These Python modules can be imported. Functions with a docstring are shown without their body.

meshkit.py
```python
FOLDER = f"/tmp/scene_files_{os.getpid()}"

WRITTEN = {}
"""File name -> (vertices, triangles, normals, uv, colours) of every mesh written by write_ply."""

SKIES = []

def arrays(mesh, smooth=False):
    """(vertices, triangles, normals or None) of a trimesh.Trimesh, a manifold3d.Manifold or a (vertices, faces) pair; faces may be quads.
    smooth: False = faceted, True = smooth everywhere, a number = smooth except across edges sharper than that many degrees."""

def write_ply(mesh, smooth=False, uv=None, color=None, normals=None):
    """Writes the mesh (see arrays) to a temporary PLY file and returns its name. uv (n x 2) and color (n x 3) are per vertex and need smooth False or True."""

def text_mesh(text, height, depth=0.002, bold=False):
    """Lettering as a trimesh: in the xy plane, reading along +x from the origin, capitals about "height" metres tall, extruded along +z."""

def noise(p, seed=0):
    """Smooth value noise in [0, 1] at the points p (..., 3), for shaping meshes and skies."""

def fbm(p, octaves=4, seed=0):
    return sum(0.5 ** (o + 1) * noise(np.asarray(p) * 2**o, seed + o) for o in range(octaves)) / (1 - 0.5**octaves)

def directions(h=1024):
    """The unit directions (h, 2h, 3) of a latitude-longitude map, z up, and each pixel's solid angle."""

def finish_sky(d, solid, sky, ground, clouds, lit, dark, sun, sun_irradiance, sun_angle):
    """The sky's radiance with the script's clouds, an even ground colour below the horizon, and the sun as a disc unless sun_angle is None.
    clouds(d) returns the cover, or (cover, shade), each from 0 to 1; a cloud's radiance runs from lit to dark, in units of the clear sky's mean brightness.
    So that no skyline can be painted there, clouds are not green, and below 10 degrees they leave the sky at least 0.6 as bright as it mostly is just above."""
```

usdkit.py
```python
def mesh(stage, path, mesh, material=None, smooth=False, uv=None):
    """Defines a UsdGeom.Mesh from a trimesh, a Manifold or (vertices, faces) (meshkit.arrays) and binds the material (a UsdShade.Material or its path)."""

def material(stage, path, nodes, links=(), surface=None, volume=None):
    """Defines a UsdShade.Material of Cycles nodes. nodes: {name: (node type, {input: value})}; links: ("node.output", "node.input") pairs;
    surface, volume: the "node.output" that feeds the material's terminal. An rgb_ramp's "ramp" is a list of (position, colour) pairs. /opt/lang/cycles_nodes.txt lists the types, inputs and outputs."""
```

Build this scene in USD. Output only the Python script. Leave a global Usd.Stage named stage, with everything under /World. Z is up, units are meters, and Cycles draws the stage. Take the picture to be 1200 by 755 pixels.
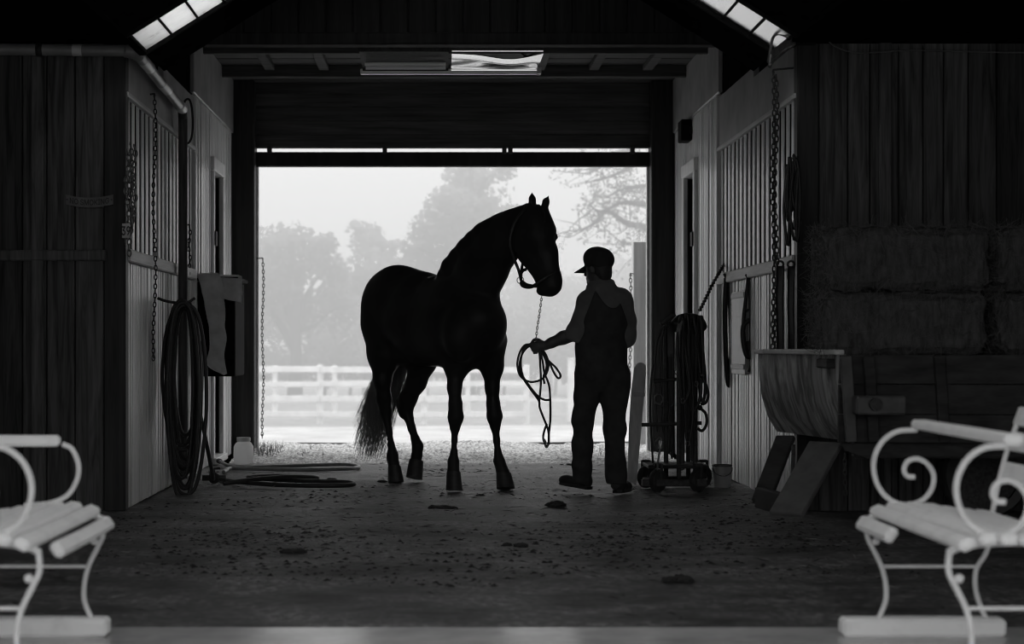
import math, random
import numpy as np, trimesh, usdkit, meshkit
import manifold3d as m3
from pxr import Usd, UsdGeom, UsdLux, UsdShade, Gf, Sdf, Vt

stage = Usd.Stage.CreateInMemory()
UsdGeom.SetStageUpAxis(stage, 'Z'); UsdGeom.SetStageMetersPerUnit(stage, 1.0)
UsdGeom.Xform.Define(stage, '/World'); UsdGeom.Scope.Define(stage, '/World/Looks')

# ------------------------------------------------------------------ camera, sky, exposure
F, CX, CY, EYE = 2200.0, 513.0, 405.0, 1.06      # focal length in pixels, vanishing point of the aisle, eye height
cam = UsdGeom.Camera.Define(stage, '/World/camera')
cam.CreateHorizontalApertureAttr(36.0); cam.CreateVerticalApertureAttr(36.0 * 755 / 1200)
cam.CreateFocalLengthAttr(F / 1200 * 36.0)
cam.CreateHorizontalApertureOffsetAttr((600 - CX) / 1200 * 36.0)
cam.CreateVerticalApertureOffsetAttr((CY - 377.5) / 1200 * 36.0)
cam.CreateFStopAttr(2.5); cam.CreateFocusDistanceAttr(13.6)
cam.CreateExposureAttr(0.0)
cam.AddTranslateOp().Set(Gf.Vec3d(0, 0, EYE)); cam.AddRotateXYZOp().Set(Gf.Vec3f(90, 0, 0))

sky = UsdLux.DomeLight.Define(stage, '/World/overcast_sky')
sky.CreateIntensityAttr(1.0); sky.CreateColorAttr(Gf.Vec3f(1, 1, 1))
# an even overcast sky (CIE standard): three times as bright overhead as at the horizon, everywhere alike
UsdShade.MaterialBindingAPI.Apply(sky.GetPrim()).Bind(usdkit.material(stage, '/World/Looks/overcast',
    {'tc': ('texture_coordinate', {}), 'sep': ('separate_xyz', {}), 'mx': ('math', {'math_type': 'maximum', 'value2': 0.0}), 'lum': ('math', {'math_type': 'multiply_add', 'value2': 2.0, 'value3': 1.0}),
     'cc': ('combine_color', {}), 'bg': ('background_shader', {'strength': 0.61})},
    [('tc.generated', 'sep.vector'), ('sep.z', 'mx.value1'), ('mx.value', 'lum.value1'), ('lum.value', 'cc.r'), ('lum.value', 'cc.g'), ('lum.value', 'cc.b'), ('cc.color', 'bg.color')], surface='bg.background'))

def P(px, py, Y):
    """The point of the place that stands Y metres away at that spot of the photograph."""
    return np.array([(px - CX) * Y / F, Y, EYE - (py - CY) * Y / F])

# ------------------------------------------------------------------ scene tree
USED = {}
def numbered(parent, name):
    k = USED.get((parent, name), 0); USED[(parent, name)] = k + 1
    return f'{parent}/{name}' + (f'_{k:03d}' if k else '')
def tag(prim, label=None, cat=None, group=None, kind=None):
    for k, v in (('label', label), ('category', cat), ('group', group), ('kind', kind)):
        if v: prim.SetCustomDataByKey(k, v)
    return prim
def obj(name, mesh, m, parent=None, smooth=False, **kw):
    """One Mesh prim; under a thing, its vertices are given in the thing's own frame."""
    par = str(parent.GetPath()) if parent else '/World'
    p = usdkit.mesh(stage, numbered(par, name), mesh, M[m] if isinstance(m, str) else m, smooth=smooth).GetPrim()
    return tag(p, **kw)
def thing(name, label, cat, loc=(0, 0, 0), rz=0, group=None, parent=None):
    x = UsdGeom.Xform.Define(stage, numbered('/World', name))
    x.AddTranslateOp().Set(Gf.Vec3d(*map(float, loc)))
    if rz: x.AddRotateZOp().Set(math.degrees(rz))
    return tag(x.GetPrim(), label, cat, group)
def struct(name, label=None):
    return tag(UsdGeom.Xform.Define(stage, numbered('/World', name)).GetPrim(), label, kind='structure')
def part(name, parent, m=None, **kw):
    """An Xform part that has pieces of its own."""
    return tag(UsdGeom.Xform.Define(stage, numbered(str(parent.GetPath()), name)).GetPrim(), **kw)
def dup(src, loc, rz=0, label=None, group=None):
    r = thing(src.GetName().rstrip('0123456789').rstrip('_'), label, src.GetCustomDataByKey('category'), loc, rz, group)
    r.GetReferences().AddInternalReference(src.GetPath()); r.SetInstanceable(True)
    return r

# ------------------------------------------------------------------ shapes
def box(x0, x1, y0, y1, z0, z1):
    b = trimesh.creation.box([x1 - x0, y1 - y0, z1 - z0]); b.apply_translation([(x0 + x1) / 2, (y0 + y1) / 2, (z0 + z1) / 2]); return b
def cbox(x0, x1, y0, y1, z0, z1, c=.008):
    """A box with chamfered edges."""
    c = min(c, .3 * min(x1 - x0, y1 - y0, z1 - z0))
    h = [m3.Manifold.cube([x1 - x0 - 2 * c * (k != 0), y1 - y0 - 2 * c * (k != 1), z1 - z0 - 2 * c * (k != 2)], True) for k in range(3)]
    return tm(m3.Manifold.batch_hull(h).translate([(x0 + x1) / 2, (y0 + y1) / 2, (z0 + z1) / 2]))
def tm(man):
    v, f, _ = meshkit.arrays(man); return trimesh.Trimesh(v, f, process=False)
def cat(*ms):
    ms = [m for x in ms for m in (x if isinstance(x, (list, tuple)) else [x])]
    return trimesh.util.concatenate(ms)
def spline(pts, n=8, closed=False):
    p = np.asarray(pts, float)
    q = np.vstack([p[-1:], p, p[:2]]) if closed else np.vstack([2 * p[0] - p[1], p, 2 * p[-1] - p[-2]])
    out = []
    for i in range(1, len(q) - 2):
        t = np.linspace(0, 1, n, endpoint=False)[:, None]
        a, b, c, d = q[i - 1], q[i], q[i + 1], q[i + 2]
        out.append(.5 * (2 * b + (c - a) * t + (2 * a - 5 * b + 4 * c - d) * t ** 2 + (3 * b - a - 3 * c + d) * t ** 3))
    if not closed: out.append(p[-1:])
    return np.vstack(out)
def tube(pts, r, n=8, closed=False, flat=None):
    """A swept round (or, with flat=(axis, factor), flattened) bar."""
    p = np.asarray(pts, float); k = len(p)
    r = np.broadcast_to(np.asarray(r, float), (k,))
    t = np.gradient(p, axis=0) if not closed else np.roll(p, -1, 0) - np.roll(p, 1, 0)
    t /= np.maximum(np.linalg.norm(t, axis=1, keepdims=True), 1e-9)
    u = np.cross(t[0], [0, 0, 1.0] if abs(t[0][2]) < .9 else [1.0, 0, 0]); us = []
    for i in range(k):
        u = u - t[i] * (u @ t[i]); u = u / max(np.linalg.norm(u), 1e-9); us.append(u)
    us = np.array(us); w = np.cross(t, us)
    a = np.linspace(0, 2 * np.pi, n, endpoint=False)
    off = us[:, None] * np.cos(a)[None, :, None] + w[:, None] * np.sin(a)[None, :, None]
    if flat is not None:
        ax = np.asarray(flat[0], float); ax = ax / np.linalg.norm(ax)
        off = off + (off @ ax)[..., None] * ax * (flat[1] - 1)
    v = (p[:, None] + off * r[:, None, None]).reshape(-1, 3)
    f = []
    for i in range(k if closed else k - 1):
        j = (i + 1) % k
        for q in range(n):
            s = (q + 1) % n
            f += [[i * n + q, i * n + s, j * n + s], [i * n + q, j * n + s, j * n + q]]
    if not closed:
        v = np.vstack([v, p[:1], p[-1:]]); c0, c1 = k * n, k * n + 1
        for q in range(n):
            s = (q + 1) % n
            f += [[c0, s, q], [c1, (k - 1) * n + q, (k - 1) * n + s]]
    m = trimesh.Trimesh(v, f, process=False)
    if m.volume < 0: m.invert()
    return m
def lathe(profile, n=24):
    return trimesh.creation.revolve(np.asarray(profile, float), sections=n)
def hull(*pts):
    return trimesh.Trimesh(np.vstack(pts), process=False).convex_hull
def plank(a, b, w, t, up=(0, 0, 1), c=.004):
    """A board from a to b, w wide across and t thick along up."""
    a, b, up = (np.asarray(x, float) for x in (a, b, up))
    d = b - a; L = np.linalg.norm(d); d /= L
    up = up - d * (up @ d); up /= np.linalg.norm(up); s = np.cross(up, d)
    m = cbox(0, L, -w / 2, w / 2, -t / 2, t / 2, c)
    T = np.eye(4); T[:3, 0], T[:3, 1], T[:3, 2], T[:3, 3] = d, s, up, a
    m.apply_transform(T); return m
def moved(m, loc):
    m = m.copy(); m.apply_translation(loc); return m
def jitter(m, amt, scale, seed=0):
    m = m.copy(); v = np.array(m.vertices)
    v += (np.stack([meshkit.noise(v * scale + 17 * k, seed + k) for k in range(3)], -1) - .5) * 2 * amt
    m.vertices = v; return m
def grid(xs, ys, zf):
    X, Y = np.meshgrid(xs, ys, indexing='ij'); v = np.stack([X, Y, zf(X, Y)], -1).reshape(-1, 3)
    a, b = len(xs), len(ys); i = (np.arange(a - 1)[:, None] * b + np.arange(b - 1)).ravel()
    return trimesh.Trimesh(v, np.vstack([np.stack([i, i + b, i + b + 1], 1), np.stack([i, i + b + 1, i + 1], 1)]), process=False)
def chain(pts, pitch=.04, r=.004, w=.012, joined=True):
    """Links along a polyline; returns one mesh or a list of links."""
    p = np.asarray(pts, float); s = np.concatenate([[0], np.cumsum(np.linalg.norm(np.diff(p, axis=0), axis=1))])
    out, k = [], 0
    for d in np.arange(0, s[-1], pitch):
        a, b = (np.array([np.interp(x, s, p[:, q]) for q in range(3)]) for x in (d, min(d + pitch, s[-1] + 1e-4)))
        t = b - a; t /= max(np.linalg.norm(t), 1e-9)
        u = np.cross(t, [0, 1.0, 0] if abs(t[1]) < .9 else [1.0, 0, 0]); u /= np.linalg.norm(u); v = np.cross(t, u)
        u = u if k % 2 else v; k += 1
        h = pitch * .62
        ring = [(a + b) / 2 + t * h * math.cos(q) * (1.0) + u * w * math.sin(q) for q in np.linspace(0, 2 * np.pi, 10, endpoint=False)]
        out.append(tube(ring, r, 5, closed=True))
    return cat(out) if joined else out

# ------------------------------------------------------------------ smooth bodies: signed distances on a grid, then surface nets
def biggest(m): return max(m.split(only_watertight=False), key=lambda c: len(c.faces))
def relax(m, n=2, lam=.5):
    e = m.edges_unique; v = np.array(m.vertices); deg = np.bincount(e.ravel(), minlength=len(v))[:, None]
    for _ in range(n):
        for w in (lam, -lam * .6):
            a = np.stack([np.bincount(e[:, 0], v[e[:, 1], k], len(v)) + np.bincount(e[:, 1], v[e[:, 0], k], len(v)) for k in range(3)], 1)
            v = v + w * (a / np.maximum(deg, 1) - v)
    m.vertices = v; return m
class Body:
    def __init__(s, lo, hi, h):
        s.lo, s.h = np.asarray(lo, float), h
        s.n = np.ceil((np.asarray(hi) - s.lo) / h).astype(int) + 1
        s.d = np.full(s.n, 1.0, np.float32)
    def _win(s, lo, hi):
        i0 = np.clip(np.floor((lo - s.lo) / s.h).astype(int), 0, s.n); i1 = np.clip(np.ceil((hi - s.lo) / s.h).astype(int) + 1, 0, s.n)
        sl = tuple(slice(a, b) for a, b in zip(i0, i1))
        ax = [(s.lo[k] + s.h * np.arange(i0[k], i1[k])).astype(np.float32) for k in range(3)]
        return sl, ax[0][:, None, None], ax[1][None, :, None], ax[2][None, None, :]
    def _join(s, sl, d, k, cut):
        o = s.d[sl]
        if o.size == 0: return
        if cut:
            hh = np.maximum(k - np.abs(o + d), 0) / k; s.d[sl] = np.maximum(o, -d) + hh * hh * k / 4
        else:
            hh = np.maximum(k - np.abs(o - d), 0) / k; s.d[sl] = np.minimum(o, d) - hh * hh * k / 4
    def cone(s, a, b, ra, rb, k=.05, flat=None, cut=False):
        """A tapered round limb; flat=(axis, factor) makes it thinner along axis by that factor."""
        a, b = np.asarray(a, float), np.asarray(b, float); m = max(ra, rb) + k + 3 * s.h
        sl, x, y, z = s._win(np.minimum(a, b) - m, np.maximum(a, b) + m)
        ab = b - a; L = max(float(ab @ ab), 1e-9)
        px, py, pz = x - a[0], y - a[1], z - a[2]
        t = np.clip((px * ab[0] + py * ab[1] + pz * ab[2]) / L, 0, 1)
        qx, qy, qz = px - t * ab[0], py - t * ab[1], pz - t * ab[2]
        r2 = qx * qx + qy * qy + qz * qz
        if flat is not None:
            ax = np.asarray(flat[0], float); ax = ax / np.linalg.norm(ax)
            c = qx * ax[0] + qy * ax[1] + qz * ax[2]; r2 = r2 + c * c * (flat[1] ** 2 - 1)
        s._join(sl, np.sqrt(r2) - (ra + t * (rb - ra)), k, cut); return s
    def ball(s, c, r, k=.05, cut=False): return s.cone(c, c, r, r, k, cut=cut)
    def egg(s, c, axes, radii, k=.05, cut=False):
        """An ellipsoid on three unit axes."""
        c = np.asarray(c, float); m = max(radii) + k + 3 * s.h
        sl, x, y, z = s._win(c - m, c + m); px, py, pz = x - c[0], y - c[1], z - c[2]
        k0 = k1 = 0
        for ax, r in zip(axes, radii):
            q = (px * ax[0] + py * ax[1] + pz * ax[2]); k0 = k0 + (q / r) ** 2; k1 = k1 + (q / r ** 2) ** 2
        k0, k1 = np.sqrt(k0), np.sqrt(np.maximum(k1, 1e-9))
        s._join(sl, k0 * (k0 - 1) / k1, k, cut); return s
    def path(s, pts, rs, k=.05, flat=None):
        for i in range(len(pts) - 1): s.cone(pts[i], pts[i + 1], rs[i], rs[i + 1], k, flat)
        return s
    def keep(s, point, normal):
        """Cuts away what lies beyond the plane on the side of its normal."""
        _, x, y, z = s._win(s.lo, s.lo + s.h * (s.n - 1)); n = np.asarray(normal, float) / np.linalg.norm(normal)
        s.d = np.maximum(s.d, ((x - point[0]) * n[0] + (y - point[1]) * n[1] + (z - point[2]) * n[2]).astype(np.float32)[:s.n[0], :s.n[1], :s.n[2]]); return s
    def mesh(s):
        d = s.d; ins = d < 0
        n = np.array(d.shape) - 1
        cnt = np.zeros(n, np.int8); acc = np.zeros((*n, 3), np.float32); m = np.zeros(n, np.int16)
        cor = lambda a, o: a[o[0]:o[0] + n[0], o[1]:o[1] + n[1], o[2]:o[2] + n[2]]
        tot = sum(cor(ins, o).astype(np.int8) for o in np.ndindex(2, 2, 2)); act = (tot > 0) & (tot < 8)
        I = np.argwhere(act); pos = np.zeros((len(I), 3)); num = np.zeros(len(I))
        for ax in range(3):
            for o in np.ndindex(2, 2):
                a = list(o); a.insert(ax, 0); b = list(a); b[ax] = 1
                da, db = d[tuple((I + a).T)], d[tuple((I + b).T)]
                x = (da < 0) != (db < 0); t = np.where(x, da / np.where(x, da - db, 1), 0)
                e = np.array(a, float)[None] + np.eye(3)[ax] * t[:, None]
                pos += np.where(x[:, None], e, 0); num += x
        v = s.lo + s.h * (I + pos / num[:, None])
        idx = np.full(n, -1, np.int64); idx[tuple(I.T)] = np.arange(len(I)); faces = []
        for ax in range(3):
            u, w = [(1, 2), (2, 0), (0, 1)][ax]
            e = np.eye(3, dtype=int)
            A = ins[tuple(slice(0, -1) if k == ax else slice(1, -1) for k in range(3))]; B = ins[tuple(slice(1, None) if k == ax else slice(1, -1) for k in range(3))]
            for flip, mask in ((False, A & ~B), (True, B & ~A)):
                J = np.argwhere(mask) + np.array([0 if k == ax else 1 for k in range(3)])
                q = [idx[tuple((J - e[u] * i - e[w] * j).T)] for i, j in ((0, 0), (1, 0), (1, 1), (0, 1))]
                q = np.stack(q if not flip else q[::-1], 1); faces.append(q[(q >= 0).all(1)])
        q = np.vstack(faces)
        t = trimesh.Trimesh(v, np.vstack([q[:, [0, 1, 2]], q[:, [0, 2, 3]]]), process=False)
        if t.volume < 0: t.invert()
        return t
# ------------------------------------------------------------------ the horse's and the groom's bodies
def unit(v): v = np.asarray(v, float); return v / np.linalg.norm(v)
HD = unit([.66, -.75, 0]); HL = unit([.75, .66, 0]); UP = np.array([0, 0, 1.0])      # the horse's heading and its left
def horse_body():
    b = Body([-.75, 13.05, -.02], [1.0, 15.1, 2.2], .0115)
    W = lambda px, py, Y: P(px, py, Y)
    # trunk
    b.egg(W(540, 380, 13.98), (HD, HL, UP), (.36, .275, .355), .1)
    b.egg(W(507, 378.5, 14.30), (HD, HL, UP), (.46, .29, .335), .12)
    b.egg(W(488, 362, 14.50), (HD, HL, UP), (.36, .26, .295), .1)
    b.egg(W(466, 354, 14.66), (HD, HL, UP), (.27, .245, .29), .1)
    b.egg(W(450, 368, 14.73), (HD, HL, UP), (.155, .19, .29), .08)
    b.ball(W(560, 374, 13.72), .175, .1)                                  # breast
    b.egg(W(573, 383, 13.78), (HD, HL, UP), (.13, .12, .17), .06)         # far shoulder point
    b.egg(W(540, 392, 13.72), (HD, HL, UP), (.13, .13, .2), .06)          # near shoulder point
    b.cone(W(530, 345, 14.02), W(514, 341, 14.16), .12, .1, .1)          # withers
    b.egg(W(474, 416, 14.5), (HD, HL, UP), (.16, .1, .08), .06)           # sheath
    # neck and head
    nf = (unit([.62, .78, 0]), 1.55)
    b.path([W(551, 342, 13.92), W(566, 311, 13.74), W(585, 284.5, 13.58), W(605, 268.5, 13.46), W(619, 259, 13.41)], [.24, .205, .175, .137, .105], .08, nf)
    hd = unit([.86, -.5, 0]); hl = unit([.5, .86, 0])
    hf = (hl, 1.25)
    b.path([W(621, 259, 13.41), W(628, 274, 13.36), W(636, 297, 13.32)], [.11, .12, .104], .05, hf)
    b.cone(W(616, 285, 13.40), W(621, 296, 13.37), .095, .085, .05, (hl, 1.5))     # jowl
    b.cone(W(636, 297, 13.32), W(645, 325, 13.28), .104, .08, .05, hf)
    b.egg(W(644.5, 333, 13.275), (hd, hl, UP), (.088, .068, .092), .04)              # muzzle
    b.ball(W(650, 336, 13.26), .038, .03)
    b.egg(W(635.5, 341, 13.29), (hd, hl, UP), (.046, .038, .036), .02)
    b.cone(W(618, 297, 13.38), W(634, 325, 13.31), .07, .05, .05, (hl, 1.3))
    b.path([W(520, 322, 14.02), W(528, 312, 13.93), W(537, 301, 13.86), W(546, 290, 13.78), W(555, 280, 13.72), W(564, 271, 13.65), W(573, 264, 13.59)], [.05, .062, .062, .06, .055, .05, .04], .04)
    b.cone(W(637, 250, 13.37), W(642, 270, 13.34), .045, .06, .04)               # lower lip
    for sgn in (-1, 1):                                                            # brow, cheek ridge
        b.egg(W(643.5, 276, 13.35) + hl * .075 * sgn, (hd, hl, UP), (.032, .026, .03), .025)
        b.cone(W(643, 283, 13.35) + hl * .07 * sgn, W(644, 312, 13.30) + hl * .055 * sgn, .018, .012, .03)
        b.egg(W(652, 334, 13.265) + hl * .036 * sgn, (hd, hl, UP), (.014, .009, .02), .012, cut=True)
        b.egg(W(643.8, 277.5, 13.35) + hl * .099 * sgn, (hd, hl, UP), (.017, .012, .014), .008)
    b.egg(W(648, 343, 13.27), (hd, hl, UP), (.03, .1, .004), .01, cut=True)   # mouth line
    for pts in (((624.8, 243.5), (623.6, 233.5), (623.4, 224.2)), ((637.8, 244.5), (640, 236.5), (643.2, 229.3))):   # ears
        y = 13.41 if pts[0][0] < 630 else 13.37
        q = [W(*p, y) for p in pts]; b.path(q, [.03, .03, .0035], .014, (hd, 1.2))
        b.cone(q[1] + np.array([.012, -.034, 0]), q[1] * .5 + q[2] * .5 + np.array([.008, -.026, 0]), .016, .007, .008, cut=True)
    # hind legs: near (right) standing, far (left) bent with the toe raised
    b.path([W(452, 384, 14.70), W(450.5, 415, 14.62), W(448, 446, 14.60), W(449.5, 466, 14.66), W(452, 482, 14.70)], [.185, .128, .062, .05, .05], .06)
    b.cone(W(447, 470, 14.73), W(452, 490, 14.71), .032, .032, .025)
    b.path([W(452, 482, 14.70), W(456, 506, 14.66), W(458.5, 522, 14.62), W(460, 533, 14.60), W(461.5, 545, 14.57)], [.045, .025, .026, .042, .047], .025)
    b.cone(W(457, 538, 14.63), W(458, 542, 14.62), .03, .03, .02)
    b.path([W(478, 392, 14.60), W(494, 422, 14.55), W(488, 448, 14.60), W(478, 468, 14.67), W(476, 479, 14.69)], [.18, .115, .07, .06, .05], .06)
    b.cone(W(468, 470, 14.72), W(473, 485, 14.70), .03, .04, .03)
    b.path([W(476, 479, 14.69), W(482.5, 502, 14.66), W(486.8, 515, 14.64), W(489.5, 523, 14.62), W(488.5, 534, 14.63), W(487, 541, 14.63)], [.05, .03, .032, .043, .04, .045], .025)
    # forelegs
    b.path([W(537, 400, 13.92), W(535, 428, 13.90), W(532.5, 455, 13.86), W(533.7, 474, 13.83), W(534, 489, 13.81), W(533.2, 501, 13.82)], [.16, .088, .045, .042, .05, .036], .05)
    b.path([W(533.2, 501, 13.82), W(532.7, 516, 13.82), W(532, 530, 13.82), W(531.3, 541, 13.81), W(531.2, 553, 13.78)], [.033, .02, .024, .04, .048], .025)
    b.path([W(573, 402, 13.92), W(576.5, 430, 13.95), W(576.8, 455, 13.95), W(578, 474, 13.95), W(579.6, 488, 13.94), W(580.4, 500, 13.95)], [.14, .08, .046, .042, .05, .036], .05)
    b.path([W(580.4, 500, 13.95), W(582, 516, 13.95), W(583.5, 530, 13.95), W(584.8, 540, 13.94), W(589.5, 555, 13.9)], [.033, .024, .025, .04, .052], .025)
    m = biggest(b.mesh()); relax(m, 5)
    return m
def hoof(top, bottom, rt, rb, fwd, tilt=0):
    """A hoof: wall flaring from coronet to sole, longer at the toe."""
    rings = []
    top, bottom = np.asarray(top, float), np.asarray(bottom, float); ax = unit(top - bottom); f = unit(fwd - ax * (fwd @ ax)); s = np.cross(ax, f)
    for t, r, k in ((0, .96, 1), (.06, 1, 1), (.5, .5, 0), (.93, 0, 0), (1, -.05, 0)):
        rr = rb * max(r, 0) + rt * (1 - max(r, 0)) if r > 0 else rt * (1 + r)
        c = bottom + (top - bottom) * t
        rings.append([c + f * (rr * (1.12 if math.cos(q) > 0 else .95) * math.cos(q) + .012 * (1 - t)) + s * rr * math.sin(q) for q in np.linspace(0, 2 * np.pi, 28, endpoint=False)])
    return hull(*[np.array(r) for r in rings])
def horse_hooves():
    W = P
    return [hoof(W(531.2, 553, 13.78), W(530.8, 575, 13.76), .052, .06, HD + .0), hoof(W(589.5, 555, 13.9), W(590.3, 573, 13.87), .055, .066, np.array([1, -.5, 0])),
            hoof(W(461.8, 546, 14.57), W(462.5, 565.4, 14.55), .05, .062, HD), hoof(W(487.5, 539.5, 14.63), W(483.5, 560.5, 14.60), .056, .065, np.array([.45, -.6, -.5]))]
MY = 13.45
def W2(px, py, dy=0.0): return P(px, py, MY + dy)
MF = unit([-.45, .89, 0]); MR = unit([.89, .45, 0])       # the groom faces away and a little to the left; his right
def groom_clothes_prims(b, inflate, what):
    """what: 'torso' 'sleeves' 'legs' joined into b; inflate thickens."""
    i = inflate
    if 'torso' in what:
        b.egg(W2(705, 432), (MR, MF, UP), (.185 + i, .125 + i, .15 + i), .05)
        b.egg(W2(704.5, 407), (MR, MF, UP), (.19 + i, .128 + i, .18 + i), .06)
        b.egg(W2(708, 370, -.01), (MR, MF, UP), (.195 + i, .125 + i, .19 + i), .05)
        b.cone(W2(690, 354, -.03), W2(727, 351, .04), .084 + i, .082 + i, .05)
        b.cone(W2(707, 350), W2(704, 332, .02), .1 + i, .068 + i, .06)
    if 'sleeves' in what:
        b.path([W2(690, 357, -.03), W2(685, 373, -.04), W2(676.5, 391, -.03)], [.066 + i, .067 + i, .072 + i], .035)
        b.path([W2(730, 357, .04), W2(735, 376, .05), W2(736, 394, .03)], [.062 + i, .05 + i, .045 + i], .035)
    if 'legs' in what:
        b.path([W2(690, 440, 0), W2(687.5, 465, .0), W2(683.5, 496, .02), W2(682.5, 530, .06), W2(682, 562, .07)], [.09 + i, .075 + i, .056 + i, .053 + i, .054 + i], .03)
        b.path([W2(721, 440, 0), W2(720, 470, .0), W2(720, 505, -.01), W2(721, 540, -.02), W2(722, 568, -.02)], [.09 + i, .076 + i, .06 + i, .055 + i, .055 + i], .03)
def groom_body():
    b = Body([.55, 13.05, -.02], [1.47, 13.95, 1.78], .0065)
    groom_clothes_prims(b, -.014, ('torso', 'legs'))
    b.path([W2(690, 357, -.03), W2(685, 373, -.04), W2(676, 391, -.03)], [.055, .05, .044], .03)            # left upper arm
    b.path([W2(676, 391, -.03), W2(660, 396, -.02), W2(646, 402, -.01), W2(639, 405, 0)], [.05, .047, .036, .03], .02)
    b.path([W2(730, 357, .04), W2(735, 376, .05), W2(736, 394, .03), W2(728, 400, .16), W2(716, 403, .27)], [.05, .044, .04, .036, .027], .02)
    # left hand closed on the shank: palm, four fingers curled round it, thumb along the top
    b.path([W2(639, 405.5, 0), W2(633, 406, 0), W2(628, 406, .0)], [.031, .034, .032], .015, (unit([0, 1, .3]), 1.25))
    for k in range(4):
        y0 = 402.3 + k * 3.2; w = (1, 1.06, 1.0, .85)[k]
        a = W2(629.5 - .4 * (k == 0) + k * .55, y0, -.022); c = W2(629.5 - 7.2 * w + k * .9, y0 + .9, -.008)
        e = W2(629.5 - 7.4 * w + k * .9, y0 + 1.8, .022); g = W2(629.5 - 3.0 * w + k * .8, y0 + 2.0, .034)
        b.path([a, c, e, g], [.0105, .0098, .0092, .0082], .006)
    b.path([W2(636, 401.5, .02), W2(631, 398.6, .024), W2(626, 398.4, .012), W2(623.4, 400.4, .0)], [.015, .0125, .0108, .009], .008)
    # right hand, relaxed in front of the thigh pocket
    h0 = W2(716, 403, .27); b.cone(h0, h0 + np.array([-.07, .035, -.02]), .026, .03, .015, (UP, 1.3))
    for k in range(4):
        s = h0 + np.array([-.085, .04, -.02]) + np.array([.0, .012, .0]) + np.array([.01, .016, -.012]) * (k - 1.5)
        b.path([s, s + np.array([-.035, .012, -.012]), s + np.array([-.05, .016, -.04]) * (1, 1.05, 1, .85)[k]], [.0105, .0095, .0085], .006)
    b.path([h0 + np.array([-.03, .0, .012]), h0 + np.array([-.055, -.022, .0]), h0 + np.array([-.085, -.022, -.014])], [.014, .0115, .009], .008)
    # neck and head
    hf = unit([-.72, .69, 0]); hr = unit([.69, .72, 0]); c = W2(701, 315, .03)
    b.path([W2(705, 340, .01), W2(702, 328, .02), c], [.066, .056, .06], .03)
    b.egg(c + UP * .02, (hr, hf, UP), (.074, .096, .105), .02)
    b.egg(c + hf * .035 - UP * .062, (hr, hf, UP), (.05, .06, .05), .03)                      # jaw
    b.egg(c + hf * .082 - UP * .098, (hr, hf, UP), (.022, .02, .018), .02)                    # chin
    b.cone(c + hf * .098 + UP * .002, c + hf * .116 - UP * .04, .009, .014, .014)             # nose
    b.cone(c + hf * .086 + UP * .026 - hr * .035, c + hf * .086 + UP * .026 + hr * .035, .014, .014, .014)   # brow
    b.cone(c + hf * .09 - UP * .062 - hr * .018, c + hf * .09 - UP * .062 + hr * .018, .008, .008, .008)     # lips
    b.cone(c + hf * .092 - UP * .073 - hr * .014, c + hf * .092 - UP * .073 + hr * .014, .008, .008, .008)
    for s in (-1, 1):
        b.egg(c + hf * .089 + hr * .031 * s + UP * .006, (hr, hf, UP), (.015, .01, .01), .006, cut=True)
        b.ball(c + hf * .082 + hr * .031 * s + UP * .004, .0115, .003)
        b.egg(c + hr * .079 * s - UP * .008 - hf * .008, (unit(hr + hf * -.4 * s), hf, UP), (.01, .02, .031), .008)
    m = b.mesh(); relax(m, 3)
    return m, c, hf, hr
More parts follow.
